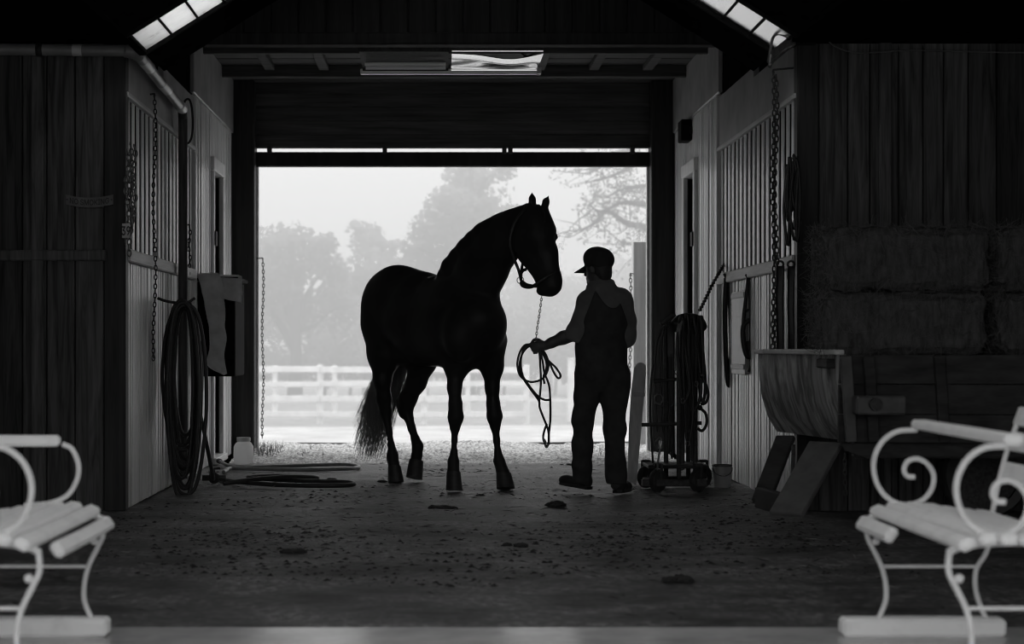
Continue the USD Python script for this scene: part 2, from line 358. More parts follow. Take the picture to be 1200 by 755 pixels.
def groom_shirt():
    b = Body([.8, 13.05, .9], [1.47, 13.95, 1.65], .008)
    groom_clothes_prims(b, .004, ('torso',)); groom_clothes_prims(b, .012, ('sleeves',))
    b.cone(W2(676, 389, -.03), W2(674, 397, -.03), .076, .079, .02)     # rolled cuff of the left sleeve
    b.path([W2(736, 391, .035), W2(735, 398, .06), W2(728, 402, .17), W2(718, 404, .26)], [.054, .052, .048, .042], .03)
    b.keep(W2(706, 430), [0, 0, -1]); b.keep(W2(672, 400.5, -.03), unit(W2(671, 402, -.03) - W2(680, 380, -.03)))
    # soft collar folded over the back
    b.path([W2(697, 333, .09), W2(694, 337, 0), W2(703, 338, -.075), W2(714, 337, -.03), W2(716, 332, .06)], [.028, .034, .034, .036, .03], .03)
    m = b.mesh(); relax(m, 3); return m
def groom_overalls():
    b = Body([.85, 13.05, -.02], [1.45, 13.95, 1.65], .008)
    groom_clothes_prims(b, .014, ('torso', 'legs'))
    for x, y, dx, dy in ((683, 486, -.02, .05), (682, 520, .03, .06), (681, 545, -.03, .07), (721, 500, .02, -.01), (721, 545, -.03, -.02), (722, 556, .02, -.02)):
        b.cone(W2(x - 4, y, dx + dy - .03), W2(x + 4, y + 2, dy - dx), .043, .046, .05)       # folds
    b.egg(W2(730, 450, -.02), (MR, MF, UP), (.045, .05, .1), .05)                             # pocket bulge
    b.egg(W2(679, 494, .0), (MR, MF, UP), (.05, .05, .03), .04)
    b.keep(W2(700, 567), [0, 0, -1])
    # back: high bib narrowing to two crossed straps; the shoulders stay shirt
    for s in (-1, 1):
        n = unit([s * .93, 0, .37]); b.keep(W2(708 + 16.5 * s, 352), n)
    b.keep(W2(707, 345), [0, 0, 1]) if False else None
    b.egg(W2(708.5, 338, -.02), (MR, MF, UP), (.1, .3, .155), .01, cut=True)
    m = b.mesh(); relax(m, 3); return m
# ------------------------------------------------------------------ materials (a black-and-white picture: greys only)
M = {}
def g(v): return (v, v, v)
def mat(name, lo, hi, rough=.65, scale=(6, 6, 6), detail=4, bump=0.0, bscale=None, metal=0.0, spec=.4, distort=0.0, at=(.3, .7), trans=0.0, rrange=None, sheen=0.0):
    n = {'pos': ('geometry', {}), 'map': ('mapping', {'scale': scale}),
         'noise': ('noise_texture', {'scale': 1.0, 'detail': float(detail), 'roughness': .6, 'distortion': distort}),
         'ramp': ('rgb_ramp', {'ramp': [(at[0], g(lo)), (at[1], g(hi))]}),
         'p': ('principled_bsdf', {'roughness': rough, 'metallic': metal, 'specular_ior_level': spec, 'sheen_weight': sheen})}
    l = [('pos.position', 'map.vector'), ('map.vector', 'noise.vector'), ('noise.fac', 'ramp.fac'), ('ramp.color', 'p.base_color')]
    if bump:
        n['map2'] = ('mapping', {'scale': bscale or tuple(3 * s for s in scale)}); n['noise2'] = ('noise_texture', {'scale': 1.0, 'detail': 5.0, 'roughness': .6})
        n['bump'] = ('bump', {'strength': min(1.0, bump * 10), 'distance': bump})
        l += [('pos.position', 'map2.vector'), ('map2.vector', 'noise2.vector'), ('noise2.fac', 'bump.height'), ('bump.normal', 'p.normal')]
    if rrange:
        n['rr'] = ('map_range', {'from_min': .3, 'from_max': .7, 'to_min': rrange[0], 'to_max': rrange[1], 'clamp': True})
        l += [('noise.fac', 'rr.value'), ('rr.result', 'p.roughness')]
    out = 'p.BSDF'
    if trans:
        n['t'] = ('translucent_bsdf', {}); n['mx'] = ('mix_closure', {'fac': trans})
        l += [('ramp.color', 't.color'), ('p.BSDF', 'mx.closure1'), ('t.BSDF', 'mx.closure2')]; out = 'mx.closure'
    M[name] = usdkit.material(stage, f'/World/Looks/{name}', n, l, surface=out)
VG, XG, YG = (26, 26, 1.6), (1.6, 26, 26), (26, 1.6, 26)           # grain upright, across, along the aisle
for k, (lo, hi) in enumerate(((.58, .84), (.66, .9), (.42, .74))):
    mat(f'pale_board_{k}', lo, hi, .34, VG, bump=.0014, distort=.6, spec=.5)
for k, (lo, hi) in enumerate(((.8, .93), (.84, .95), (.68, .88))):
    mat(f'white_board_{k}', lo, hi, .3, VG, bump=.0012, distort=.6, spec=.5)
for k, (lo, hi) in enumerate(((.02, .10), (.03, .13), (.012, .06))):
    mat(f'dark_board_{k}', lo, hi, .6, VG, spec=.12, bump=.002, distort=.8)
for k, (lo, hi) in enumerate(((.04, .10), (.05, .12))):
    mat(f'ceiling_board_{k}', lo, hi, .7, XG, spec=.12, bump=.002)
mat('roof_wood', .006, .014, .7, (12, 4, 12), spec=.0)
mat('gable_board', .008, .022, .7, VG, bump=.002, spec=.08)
mat('panel', .24, .4, .42, (3, 3, 3), bump=.001)
mat('white_trim', .7, .9, .5, (9, 9, 3), bump=.0008)
mat('sill_wood', .4, .62, .55, YG, bump=.0015)
mat('dark_wood', .015, .035, .55, (12, 12, 4), spec=.12, bump=.002)
mat('black_paint', .006, .014, .8, (10, 10, 10), spec=.05)
mat('post_wood', .018, .045, .5, VG, spec=.12, bump=.002)
M['dirt'] = usdkit.material(stage, '/World/Looks/dirt',
    {'pos': ('geometry', {}), 'm1': ('mapping', {'scale': (1.5, 2.2, 2)}), 'n1': ('noise_texture', {'scale': 1.0, 'detail': 8.0, 'roughness': .65}), 'r1': ('rgb_ramp', {'ramp': [(.36, g(.035)), (.5, g(.11)), (.66, g(.19))]}),
     'm2': ('mapping', {'scale': (24, 13, 20)}), 'n2': ('noise_texture', {'scale': 1.0, 'detail': 7.0, 'roughness': .75}), 'r2': ('rgb_ramp', {'ramp': [(.38, g(.12)), (.5, g(.8)), (.62, g(1.7))]}),
     'mul': ('mix', {'mix_type': 'multiply', 'fac': 1.0}), 'm3': ('mapping', {'scale': (46, 46, 46)}), 'n3': ('noise_texture', {'scale': 1.0, 'detail': 6.0, 'roughness': .7}), 'b': ('bump', {'strength': .6, 'distance': .02}),
     'rr': ('map_range', {'from_min': .35, 'from_max': .65, 'to_min': .42, 'to_max': .7, 'clamp': True}), 'p': ('principled_bsdf', {'specular_ior_level': .42})},
    [('pos.position', 'm1.vector'), ('m1.vector', 'n1.vector'), ('n1.fac', 'r1.fac'), ('pos.position', 'm2.vector'), ('m2.vector', 'n2.vector'), ('n2.fac', 'r2.fac'), ('r1.color', 'mul.color1'), ('r2.color', 'mul.color2'), ('mul.color', 'p.base_color'),
     ('pos.position', 'm3.vector'), ('m3.vector', 'n3.vector'), ('n3.fac', 'b.height'), ('b.normal', 'p.normal'), ('n2.fac', 'rr.value'), ('rr.result', 'p.roughness')], surface='p.BSDF')
mat('concrete', .26, .40, .45, (1.6, 1.6, 1.6), detail=6, bump=.0012, bscale=(60, 60, 60), spec=.8, rrange=(.2, .36))
mat('gravel', .22, .8, .8, (38, 38, 38), detail=5, bump=.02, bscale=(40, 40, 40), at=(.38, .62))
mat('meadow', .2, .36, .9, (1.4, 1.4, 1.4), detail=6, bump=.03, bscale=(12, 12, 12))
mat('road', .36, .55, .9, (1.2, .5, 1), detail=5)
mat('fence_white', .68, .85, .55, (4, 4, 4))
mat('bark', .03, .09, .85, (14, 14, 3), bump=.01)
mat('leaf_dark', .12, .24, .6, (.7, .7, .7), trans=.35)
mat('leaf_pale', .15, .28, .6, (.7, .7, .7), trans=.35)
mat('grass', .2, .35, .7, (5, 5, 5), trans=.3)
mat('coat', .014, .026, .42, (5, 5, 5), spec=.12, bump=.0006, bscale=(160, 160, 60))
mat('hoof_horn', .012, .03, .45, (20, 20, 60))
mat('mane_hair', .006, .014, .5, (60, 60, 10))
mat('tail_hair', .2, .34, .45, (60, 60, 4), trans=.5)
mat('eye', .003, .004, .08, (10, 10, 10), spec=.6)
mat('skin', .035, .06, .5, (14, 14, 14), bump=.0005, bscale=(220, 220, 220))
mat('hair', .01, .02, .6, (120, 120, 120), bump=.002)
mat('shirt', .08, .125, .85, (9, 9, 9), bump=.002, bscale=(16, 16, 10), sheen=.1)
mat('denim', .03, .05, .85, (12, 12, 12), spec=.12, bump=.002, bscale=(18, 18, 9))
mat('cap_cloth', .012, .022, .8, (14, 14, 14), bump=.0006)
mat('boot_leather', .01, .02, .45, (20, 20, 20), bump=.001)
mat('leather', .008, .02, .45, (30, 30, 30), bump=.0006)
mat('pale_strap', .12, .2, .6, (30, 30, 30))
mat('steel', .35, .5, .32, (30, 30, 30), metal=1.0)
mat('dull_steel', .08, .2, .45, (40, 40, 40), metal=.8)
mat('rust', .02, .06, .7, (40, 40, 40), bump=.001)
mat('rubber', .018, .035, .5, (12, 12, 12))
mat('pale_hose', .2, .3, .45, (8, 8, 8))
mat('jug_plastic', .93, .97, .4, (5, 5, 5), trans=.8)
mat('pvc', .14, .22, .4, (5, 5, 5))
mat('pvc_white', .45, .6, .35, (5, 5, 5))
mat('grey_cloth', .45, .68, .9, (8, 8, 8), bump=.004, bscale=(14, 14, 8))
mat('bench_paint', .84, .95, .5, (14, 14, 14), bump=.0008, at=(.25, .5))
mat('iron_paint', .74, .84, .45, (30, 30, 30))
mat('cart_wood', .022, .06, .6, (5, 5, 16), spec=.12, bump=.002)
mat('cart_panel', .07, .5, .55, (5, 9, 2.2), detail=6, bump=.002, distort=1.0, at=(.38, .68))
mat('brace_wood', .06, .11, .6, (9, 9, 9), bump=.001)
mat('hay', .04, .11, .9, (38, 38, 9), spec=.12, bump=.012, bscale=(60, 60, 16))
mat('hay_stalk', .07, .14, .8, (40, 40, 40))
mat('post_grey', .6, .82, .6, (30, 30, 2), bump=.001)
mat('straw', .12, .24, .7, (40, 40, 40))
mat('dung', .012, .03, .9, (50, 50, 50), bump=.004)
mat('sign_metal', .07, .12, .5, (20, 20, 20))
mat('sign_print', .022, .028, .6, (20, 20, 20))
mat('tag_metal', .3, .4, .4, (40, 40, 40))
mat('reflector', .75, .85, .09, (5, 5, 5), metal=.9)
mat('enamel', .75, .85, .4, (5, 5, 5))
mat('lamp_glass', .75, .8, .3, (5, 5, 5))
mat('plank_grey', .6, .82, .6, (30, 30, 2), bump=.001)
M['skylight'] = usdkit.material(stage, '/World/Looks/skylight',
    {'pos': ('geometry', {}), 'm': ('mapping', {'scale': (7, 7, 7)}), 'n': ('noise_texture', {'scale': 1.0, 'detail': 6.0, 'roughness': .7}), 'r': ('rgb_ramp', {'ramp': [(.28, g(.5)), (.42, g(.85)), (.7, g(.95))]}),
     't': ('transparent_bsdf', {}), 'd': ('translucent_bsdf', {}), 'mx': ('mix_closure', {'fac': .85}), 'gl': ('glossy_bsdf', {'roughness': .2, 'color': g(.8)}), 'f': ('fresnel', {'IOR': 1.3}), 'mo': ('mix_closure', {})},
    [('pos.position', 'm.vector'), ('m.vector', 'n.vector'), ('n.fac', 'r.fac'), ('r.color', 't.color'), ('r.color', 'd.color'), ('t.BSDF', 'mx.closure1'), ('d.BSDF', 'mx.closure2'), ('f.fac', 'mo.fac'), ('mx.closure', 'mo.closure1'), ('gl.BSDF', 'mo.closure2')], surface='mo.closure')
M['haze'] = usdkit.material(stage, '/World/Looks/haze', {'v': ('principled_volume', {'color': g(.72), 'density': .021, 'anisotropy': .0})}, volume='v.volume')
# ------------------------------------------------------------------ the building
rng = np.random.default_rng(7)
XL, XR, Y0, Y1, Y2 = -2.015, 2.318, 12.0, 15.4, 18.6     # aisle walls; stall corner, end of stall front, end wall
CE = 3.66                                                    # aisle ceiling
LOC = {}
def at(prim, loc): LOC[str(prim.GetPath())] = np.asarray(loc, float); return prim
def wthing(name, label, cat_, loc, **kw): return at(thing(name, label, cat_, loc, **kw), loc)
def wobj(name, mesh, m, parent, smooth=False, **kw):
    """As obj, with the mesh given in the place's own coordinates."""
    p = parent.GetPath(); loc = LOC.get(str(p)); loc = LOC.get(str(p.GetParentPath()), np.zeros(3)) if loc is None else loc
    return obj(name, moved(mesh, -loc), m, parent, smooth, **kw)

# floors
fl = grid(np.linspace(-6, 6.4, 150), np.linspace(7.07, 17.0, 230), lambda X, Y: (meshkit.fbm(np.stack([X * 1.7, Y * 1.7, 0 * X], -1), 5, 3) - .5) * .05 * np.clip((Y - 7.0) / .4, 0, 1) * np.clip((17.05 - Y) / .5, .1, 1) - .008)
obj('floor', fl, 'dirt', smooth=True, kind='structure', label='dark trodden dirt floor of the stable aisle')
cf = cbox(-6, 6.4, -8, 7.07, -.12, .0, .012)
obj('floor', cf, 'concrete', kind='structure', label='pale smooth concrete apron under the benches')
obj('floor', box(-6.2, 6.6, 7.1, 18.9, -.3, -.12), 'dirt', kind='structure', label='packed earth under the aisle floor')
gv = grid(np.linspace(-1.9, 2.2, 260), np.linspace(16.85, 20.6, 200), lambda X, Y: -.03 + .045 * np.clip((Y - 16.9) / .5, 0, 1) + .03 * np.exp(-((Y - 19.2) / .7) ** 2) * (1 + .6 * np.sin(X * 2.2 + 1)) - .25 * np.clip((Y - 19.7) / .9, 0, 1) + (meshkit.fbm(np.stack([X * 14, Y * 14, 0 * X], -1), 3, 5) - .5) * .06 + (meshkit.fbm(np.stack([X * 2.5, Y * 2, 0 * X], -1), 2, 6) - .5) * .05)
obj('gravel_threshold', gv, 'gravel', smooth=True, kind='structure', label='strip of loose gravel in the doorway')
# ground outside
def gz(X, Y):
    t = np.clip((Y - 19.5) / 24.0, 0, 1)
    return -.12 - .62 * t - .25 * np.clip((Y - 44) / 40, 0, 1) + (meshkit.fbm(np.stack([X * .35, Y * .35, 0 * X], -1), 3, 9) - .5) * .10 * np.clip((Y - 21) / 4, 0, 1)
obj('ground', grid(np.linspace(-60, 60, 160), np.linspace(18.95, 120, 220), gz), 'meadow', smooth=True, kind='structure', label='hazy meadow beyond the doorway')
obj('road', grid(np.linspace(-40, 40, 60), np.linspace(24.5, 37.5, 30), lambda X, Y: gz(X, Y) + .035), 'road', smooth=True, kind='structure', label='pale sunlit lane in front of the white fence')

# aisle walls
def board_run(parent, x, side, ys, z0, z1, w, mats, thick=.02, groove=.026, skip=None):
    """Upright boards on an aisle wall (x = its face, side = which way it faces)."""
    for k, y in enumerate(ys):
        if skip and skip[0] < y + w / 2 < skip[1]: continue
        a, b = (x - thick * (1), x) if side > 0 else (x, x + thick)
        dx = rng.uniform(-.006, .006)
        obj('board', cbox(a + dx, b + dx, y + groove / 2, y + w - groove / 2, z0, z1, .005), f'{mats}_{rng.integers(3)}', parent)
for side, x, nm in ((1, XL, 'left'), (-1, XR, 'right')):
    s = -side                                        # outwards
    dy0, dy1 = (16.75, 17.4) if side > 0 else (16.86, 17.5)
    wl = struct(f'wall_{nm}', f'{nm} aisle wall of pale beaded boards past the stall front')
    w = .095; ys = np.arange(Y1 + .1, Y2 - .05, w)
    board_run(wl, x, side, ys, .0, 3.14, w, 'white_board', skip=(dy0 - .1, dy1 + .1))
    for y in ys:
        if dy0 - .1 < y + w / 2 < dy1 + .1:
            obj('board', cbox(min(x, x + s * .02), max(x, x + s * .02), y + .013, y + w - .013, 2.74, 3.14, .005), f'white_board_{rng.integers(3)}', wl)
    obj('header_panel', cbox(min(x - s * .015, x + s * .02), max(x - s * .015, x + s * .02), Y1, Y2, 3.14, 3.66, .006), 'panel', wl)
    obj('backing', box(min(x + s * .03, x + s * .08), max(x + s * .03, x + s * .08), Y1 + .05, dy0 - .1, 0, 3.7), 'dark_wood', wl)
    obj('backing', box(min(x + s * .03, x + s * .08), max(x + s * .03, x + s * .08), dy1 + .1, Y2, 0, 3.7), 'dark_wood', wl)
    obj('backing', box(min(x + s * .03, x + s * .08), max(x + s * .03, x + s * .08), dy0 - .1, dy1 + .1, 2.74, 3.7), 'dark_wood', wl)
    d = struct('door_1' if side > 0 else 'door_2', f'tall dark doorway in a white frame in the {nm} wall')
    for y0, y1 in ((dy0 - .1, dy0), (dy1, dy1 + .1)):
        obj('door_jamb', cbox(min(x - s * .03, x + s * .012), max(x - s * .03, x + s * .012), y0, y1, 0, 2.62), 'white_trim', d)
    obj('door_lintel', cbox(min(x - s * .035, x + s * .12), max(x - s * .035, x + s * .12), dy0 - .11, dy1 + .11, 2.62, 2.74), 'white_trim', d)
    obj('door_leaf', cbox(*sorted((x + s * .14, x + s * .80)), dy1 - .01, dy1 + .03, .03, 2.6), 'dark_wood', d)
    obj('door_sill', cbox(min(x - s * .06, x + s * .12), max(x - s * .06, x + s * .12), dy0 - .1, dy1 + .1, 0, .06), 'white_trim', d)
    obj('hinge', cbox(min(x - s * .045, x - s * .03), max(x - s * .045, x - s * .03), dy0 - .06, dy0 + .05, 1.95, 2.08, .004), 'rust', d)
    # stall front
    zs, zh = (1.60, 2.68) if side > 0 else (1.56, 2.67)
    sf = struct('stall_front', f'{nm} stall front: upright slats above a pale sill over beaded boards')
    tag(sf, cat='stall front', kind='thing')
    w = .09; ys = np.arange(Y0 + .12, Y1 + .02, w)
    board_run(sf, x, side, ys, .0, zs - .0, w, 'pale_board')
    obj('sill', cbox(min(x - s * .035, x + s * .03), max(x - s * .035, x + s * .03), Y0 + .1, Y1 + .03, zs, zs + .085), 'sill_wood', sf)
    for k in range(17):
        y = Y0 + .2 + k * .192
        obj('slat', cbox(min(x, x + s * .009), max(x, x + s * .009), y, y + .102 + rng.uniform(-.008, .008), zs + .085, zh, .004), f'pale_board_{rng.integers(3)}', sf)
    obj('header_panel', cbox(min(x - s * .015, x + s * .03), max(x - s * .015, x + s * .03), Y0 + .05, 13.7, zh, 3.02, .005), 'panel', sf)
    obj('header_panel', cbox(min(x - s * .012, x + s * .03), max(x - s * .012, x + s * .03), 13.71, Y1 + .05, zh, 3.10, .005), 'panel', sf)
    obj('header_lip', cbox(min(x - s * .03, x + s * .01), max(x - s * .03, x + s * .01), Y0 + .05, Y1 + .05, zh - .02, zh + .012, .004), 'sill_wood', sf)
    obj('corner_post', cbox(min(x - s * .02, x + s * .12), max(x - s * .02, x + s * .12), Y0, Y0 + .12, 0, 3.02), 'post_wood', sf)
    obj('end_post', cbox(min(x - s * .03, x + s * .1), max(x - s * .03, x + s * .1), Y1 + .0, Y1 + .1, 0, 3.12), f'pale_board_0', sf)
    obj('backing', box(min(x + s * .03, x + s * .06), max(x + s * .03, x + s * .06), Y0 + .1, Y1, 0, zs), 'dark_wood', sf)
    # the dark loft behind the slats
    ow = struct(f'wall_outer_{nm}', f'dark outer wall behind the {nm} stalls')
    obj('planking', box(min(x + s * 3.9, x + s * 4.0), max(x + s * 3.9, x + s * 4.0), 2.3, Y2, -.1, 4.3), 'dark_wood', ow)
    ow = struct(f'wall_partition_{nm}', f'dark partition between the {nm} stall and the passage rooms')
    obj('partition', box(min(x + s * .08, x + s * 3.9), max(x + s * .08, x + s * 3.9), Y1 + .02, Y1 + .07, 0, 3.7), 'dark_wood', ow)
    # front of the stall block, facing the camera
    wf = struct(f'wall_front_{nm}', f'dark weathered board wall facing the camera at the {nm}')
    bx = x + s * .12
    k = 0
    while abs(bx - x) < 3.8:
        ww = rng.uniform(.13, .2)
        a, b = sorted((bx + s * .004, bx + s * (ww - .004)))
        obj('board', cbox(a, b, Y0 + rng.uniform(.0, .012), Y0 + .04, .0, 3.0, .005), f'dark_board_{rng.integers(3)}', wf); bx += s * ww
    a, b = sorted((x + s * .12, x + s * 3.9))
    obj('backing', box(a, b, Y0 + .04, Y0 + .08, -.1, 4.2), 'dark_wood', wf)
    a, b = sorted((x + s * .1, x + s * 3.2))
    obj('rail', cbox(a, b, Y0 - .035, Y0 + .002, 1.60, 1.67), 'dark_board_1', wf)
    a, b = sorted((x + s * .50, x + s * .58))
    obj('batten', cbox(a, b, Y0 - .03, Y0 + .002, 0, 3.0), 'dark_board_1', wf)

# wall over the doorway, door posts, the board below the slit
we = struct('wall_back', 'dark boarded wall over the open doorway')
xa, xb = P(300, 0, Y2)[0], P(760, 0, Y2)[0]
def zpx(py, Y): return EYE - (py - CY) * Y / F
zt, zb = zpx(173.8, Y2), zpx(178.6, Y2)
for k in range(6):
    z0 = zt + k * .135
    obj('board', cbox(-2.0, 2.3, Y2 - .03 + rng.uniform(-.004, .004), Y2 + .06, z0 + .002, min(z0 + .133, 4.0), .004), f'ceiling_board_{k % 2}', we)
obj('track_board', cbox(xa - .1, xb + .1, Y2 - .04, Y2 + .06, zpx(195.5, Y2), zb, .006), 'dark_wood', we)
for px in (316, 451, 591, 598, 741):
    c = P(px, 176, Y2); obj('bracket', cbox(c[0] - .022, c[0] + .022, Y2 - .05, Y2 + .03, zb - .02, zt + .02, .005), 'rust', we)
for px0, px1, nm in ((274, 300.5, 'left'), (760.5, 787, 'right')):
    a, b = P(px0, 0, Y2)[0], P(px1, 0, Y2)[0]
    obj('door_post', cbox(a, b, Y2 - .22, Y2 + .08, -.1, CE, .01), 'post_wood', we)
    a2, b2 = (b, b + .02) if nm == 'left' else (a - .02, a)
    obj('door_stop', cbox(a2, b2, Y2 + .02, Y2 + .09, -.1, zpx(195.5, Y2), .003), 'white_trim', we)
obj('side_wall', box(-6.2, P(275, 0, Y2)[0], Y2 - .02, Y2 + .08, -.2, 4.3), 'dark_wood', we)
obj('side_wall', box(P(786, 0, Y2)[0], 6.6, Y2 - .02, Y2 + .08, -.2, 4.3), 'dark_wood', we)
obj('upper_wall', box(-6.2, 6.6, Y2 + .0, Y2 + .08, 3.6, 4.4), 'dark_wood', we)

# ceilings
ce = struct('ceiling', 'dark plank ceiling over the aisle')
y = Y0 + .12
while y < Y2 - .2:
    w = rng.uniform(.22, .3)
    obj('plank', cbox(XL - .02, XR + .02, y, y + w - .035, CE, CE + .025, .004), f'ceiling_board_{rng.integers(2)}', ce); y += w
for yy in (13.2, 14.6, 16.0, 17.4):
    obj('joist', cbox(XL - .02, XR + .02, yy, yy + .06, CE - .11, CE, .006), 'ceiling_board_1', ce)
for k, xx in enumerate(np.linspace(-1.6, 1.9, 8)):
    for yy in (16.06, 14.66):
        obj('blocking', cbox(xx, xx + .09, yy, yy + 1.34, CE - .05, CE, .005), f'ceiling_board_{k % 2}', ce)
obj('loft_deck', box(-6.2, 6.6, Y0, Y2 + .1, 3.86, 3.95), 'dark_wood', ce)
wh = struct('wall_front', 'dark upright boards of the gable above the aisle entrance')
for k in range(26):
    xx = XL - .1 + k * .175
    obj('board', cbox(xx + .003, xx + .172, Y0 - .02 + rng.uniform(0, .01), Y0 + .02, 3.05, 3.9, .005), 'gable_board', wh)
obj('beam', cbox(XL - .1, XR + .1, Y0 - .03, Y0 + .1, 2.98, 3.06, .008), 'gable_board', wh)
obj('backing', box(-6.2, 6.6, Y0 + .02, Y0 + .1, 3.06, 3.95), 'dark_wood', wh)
# near roof: flat lofts at the sides, a raised gable over the middle with a band of skylight panes on each slope
RY = 2.3
XA, ZE, ZR = .135, 2.80, 3.97
cn = struct('ceiling', 'dark near roof with a raised gable over the middle')
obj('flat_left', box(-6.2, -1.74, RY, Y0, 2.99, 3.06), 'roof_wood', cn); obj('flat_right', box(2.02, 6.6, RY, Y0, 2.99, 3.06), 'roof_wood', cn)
YS0, YS1 = 10.56, 11.20          # the band in view
YB0, YB1 = 5.7, 6.9              # the next band nearer the camera, over the benches
for s, xe, nm in ((-1, -1.73, 'window_1'), (1, 2.0, 'window_2')):
    sl = np.array([XA - xe, 0, ZR - ZE]); L = np.linalg.norm(sl); sl /= L; nrm = np.array([-sl[2] * (1 if s < 0 else -1), 0, abs(sl[0])])
    def slope(y0, y1, a=-.01, b=L, t=.04, lift=0.02):
        m = cbox(a, b, y0, y1, lift, lift + t, .004); T = np.eye(4); T[:3, 0] = sl; T[:3, 1] = [0, 1, 0] ; T[:3, 2] = nrm; T[:3, 3] = [xe, 0, ZE]
        m.apply_transform(T)
        if np.linalg.det(T[:3, :3]) < 0: m.invert()
        return m
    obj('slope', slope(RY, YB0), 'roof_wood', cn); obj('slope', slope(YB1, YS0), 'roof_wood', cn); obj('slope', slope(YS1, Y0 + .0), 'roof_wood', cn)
    obj('eave_board', box(*sorted((xe + s * .02, xe + s * .05)), RY, YS1, ZE - .01, 3.0), 'roof_wood', cn)
    wd = struct(nm, ('left' if s < 0 else 'right') + ' slope of dusty translucent skylight panes')
    n = 12; st = L / n
    for k in range(n):
        obj('pane', slope(YS0 + .004, YS1 - .004, k * st + .007, (k + 1) * st - .007, .006, .024), 'skylight', wd)
        obj('glazing_bar', slope(YS0, YS1, k * st - .007, k * st + .007, .03, .008), 'black_paint', wd)
    for k in range(6):
        obj('pane', slope(YB0 + .004, YB1 - .004, k * L / 6 + .01, (k + 1) * L / 6 - .01, .006, .024), 'skylight', wd)
        obj('glazing_bar', slope(YB0, YB1, k * L / 6 - .01, k * L / 6 + .01, .03, .008), 'black_paint', wd)
    for yy in (YS0 - .012, YS1 - .012):
        obj('frame_rail', slope(yy, yy + .024, -.02, L, .04, .0), 'black_paint', wd)
# ------------------------------------------------------------------ horse and groom
def base(px, py, Y): return np.array([P(px, py, Y)[0], Y, 0.0])
HB = np.array([0.0, 14.2, 0.0])
horse = wthing('horse', 'dark horse standing in the doorway with its head turned right and one hind hoof lifted', 'horse', HB)
wobj('body', horse_body(), 'coat', horse, smooth=True)
for h in horse_hooves(): wobj('hoof', h, 'hoof_horn', horse, smooth=40)
for s in (-1, 1):
    hl = unit([.5, .86, 0]); wobj('eye', trimesh.creation.icosphere(2, .018).apply_translation(P(643.8, 277.5, 13.35) + hl * .096 * s), 'eye', horse, smooth=True)
# mane: short locks lying along the crest, and a forelock
cr = spline([P(613, 241.5, 13.5), P(600, 246, 13.55), P(585, 251, 13.6), P(573, 257, 13.65), P(560, 268, 13.72), P(547, 283, 13.82), P(534, 298, 13.92), P(521, 313, 14.02)], 6)
locks = []
for i, c in enumerate(cr):
    for q in range(3):
        e = c + np.array([rng.uniform(.01, .05), rng.uniform(.06, .15), -rng.uniform(.10, .22)])
        locks.append(tube(spline([c + np.array([.035, .0, -.012]), c + np.array([.012, .03, .0]), (c + e) / 2 + np.array([0, .05, .02]), e], 3), [.016, .018, .018, .017, .016, .014, .012, .009, .007, .002][:10], 5))
wobj('mane', cat(locks), 'mane_hair', horse, smooth=True)
fk = [tube(spline([P(630 + k, 241, 13.38), P(636 + k * .8, 250, 13.30), P(638.5 + k * .8, 262, 13.26)], 4), [.012, .012, .011, .011, .01, .008, .006, .004, .002], 5) for k in (-2, -.5, 1)]
wobj('forelock', cat(fk), 'mane_hair', horse, smooth=True)
# tail: a dock and long hairs
tl, wd_, cnt = [], [], []
dock = [P(446, 338, 14.78), P(442, 354, 14.99), P(444, 385, 15.06), P(447, 405, 15.05)]
wobj('dock', tube(spline(dock, 5), np.linspace(.045, .025, 16), 10), 'mane_hair', horse, smooth=True)
for k in range(1500):
    u = rng.uniform(); r0 = np.clip(rng.normal(size=3), -1.6, 1.6) * [.016, .016, .012]; v = np.clip(rng.normal(), -1.7, 1.7); e = rng.uniform(.86, 1.06)
    st = P(441 + 7 * u, 360 + 45 * u, 15.04) + r0 * .6
    pts = [st, P(457 + 6.5 * v, 408 + 10 * u, 15.06) + r0, P(457 + 9.5 * v, 440, 15.07) + r0, P(446.5 + 10 * v, 478 * (1 + (e - 1) * .3), 15.07) + r0, P(433.5 + 9 * v + rng.normal() * 1.5, 522 * (1 + (e - 1) * .55), 15.05) + r0 * 1.2]
    s = spline(pts, 4) - HB; tl.append(s); cnt.append(len(s)); wd_.append(np.linspace(.0036, .0011, len(s)))
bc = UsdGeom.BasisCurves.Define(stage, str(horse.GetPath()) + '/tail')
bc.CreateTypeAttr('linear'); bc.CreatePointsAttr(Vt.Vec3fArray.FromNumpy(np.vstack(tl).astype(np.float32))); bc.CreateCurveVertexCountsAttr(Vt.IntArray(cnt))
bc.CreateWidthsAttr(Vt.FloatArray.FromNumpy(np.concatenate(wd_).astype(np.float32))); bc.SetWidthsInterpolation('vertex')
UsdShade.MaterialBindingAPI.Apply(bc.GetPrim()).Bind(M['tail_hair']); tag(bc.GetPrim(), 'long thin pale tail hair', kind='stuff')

MB = base(706, 0, MY)
man = wthing('person', 'person in cap and bib overalls seen from behind, holding the lead of the horse', 'person', MB)
gb, HC, hf, hr = groom_body()
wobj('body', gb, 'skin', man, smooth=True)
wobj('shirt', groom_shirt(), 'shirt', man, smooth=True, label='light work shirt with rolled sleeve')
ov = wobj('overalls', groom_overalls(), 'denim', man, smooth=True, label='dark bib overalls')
b = Body(HC - .2, HC + .25, .007)
b.egg(HC + UP * .02 - hf * .012, (hr, hf, UP), (.079, .098, .108), .02); b.egg(HC - hf * .06 - UP * .04, (hr, hf, UP), (.062, .045, .06), .02)
b.keep(HC + UP * .05, [0, 0, 1]); b.keep(HC + hf * .02, unit(hf * .8 - UP * .45)); wobj('hair', relax(b.mesh(), 2), 'hair', man, smooth=True)
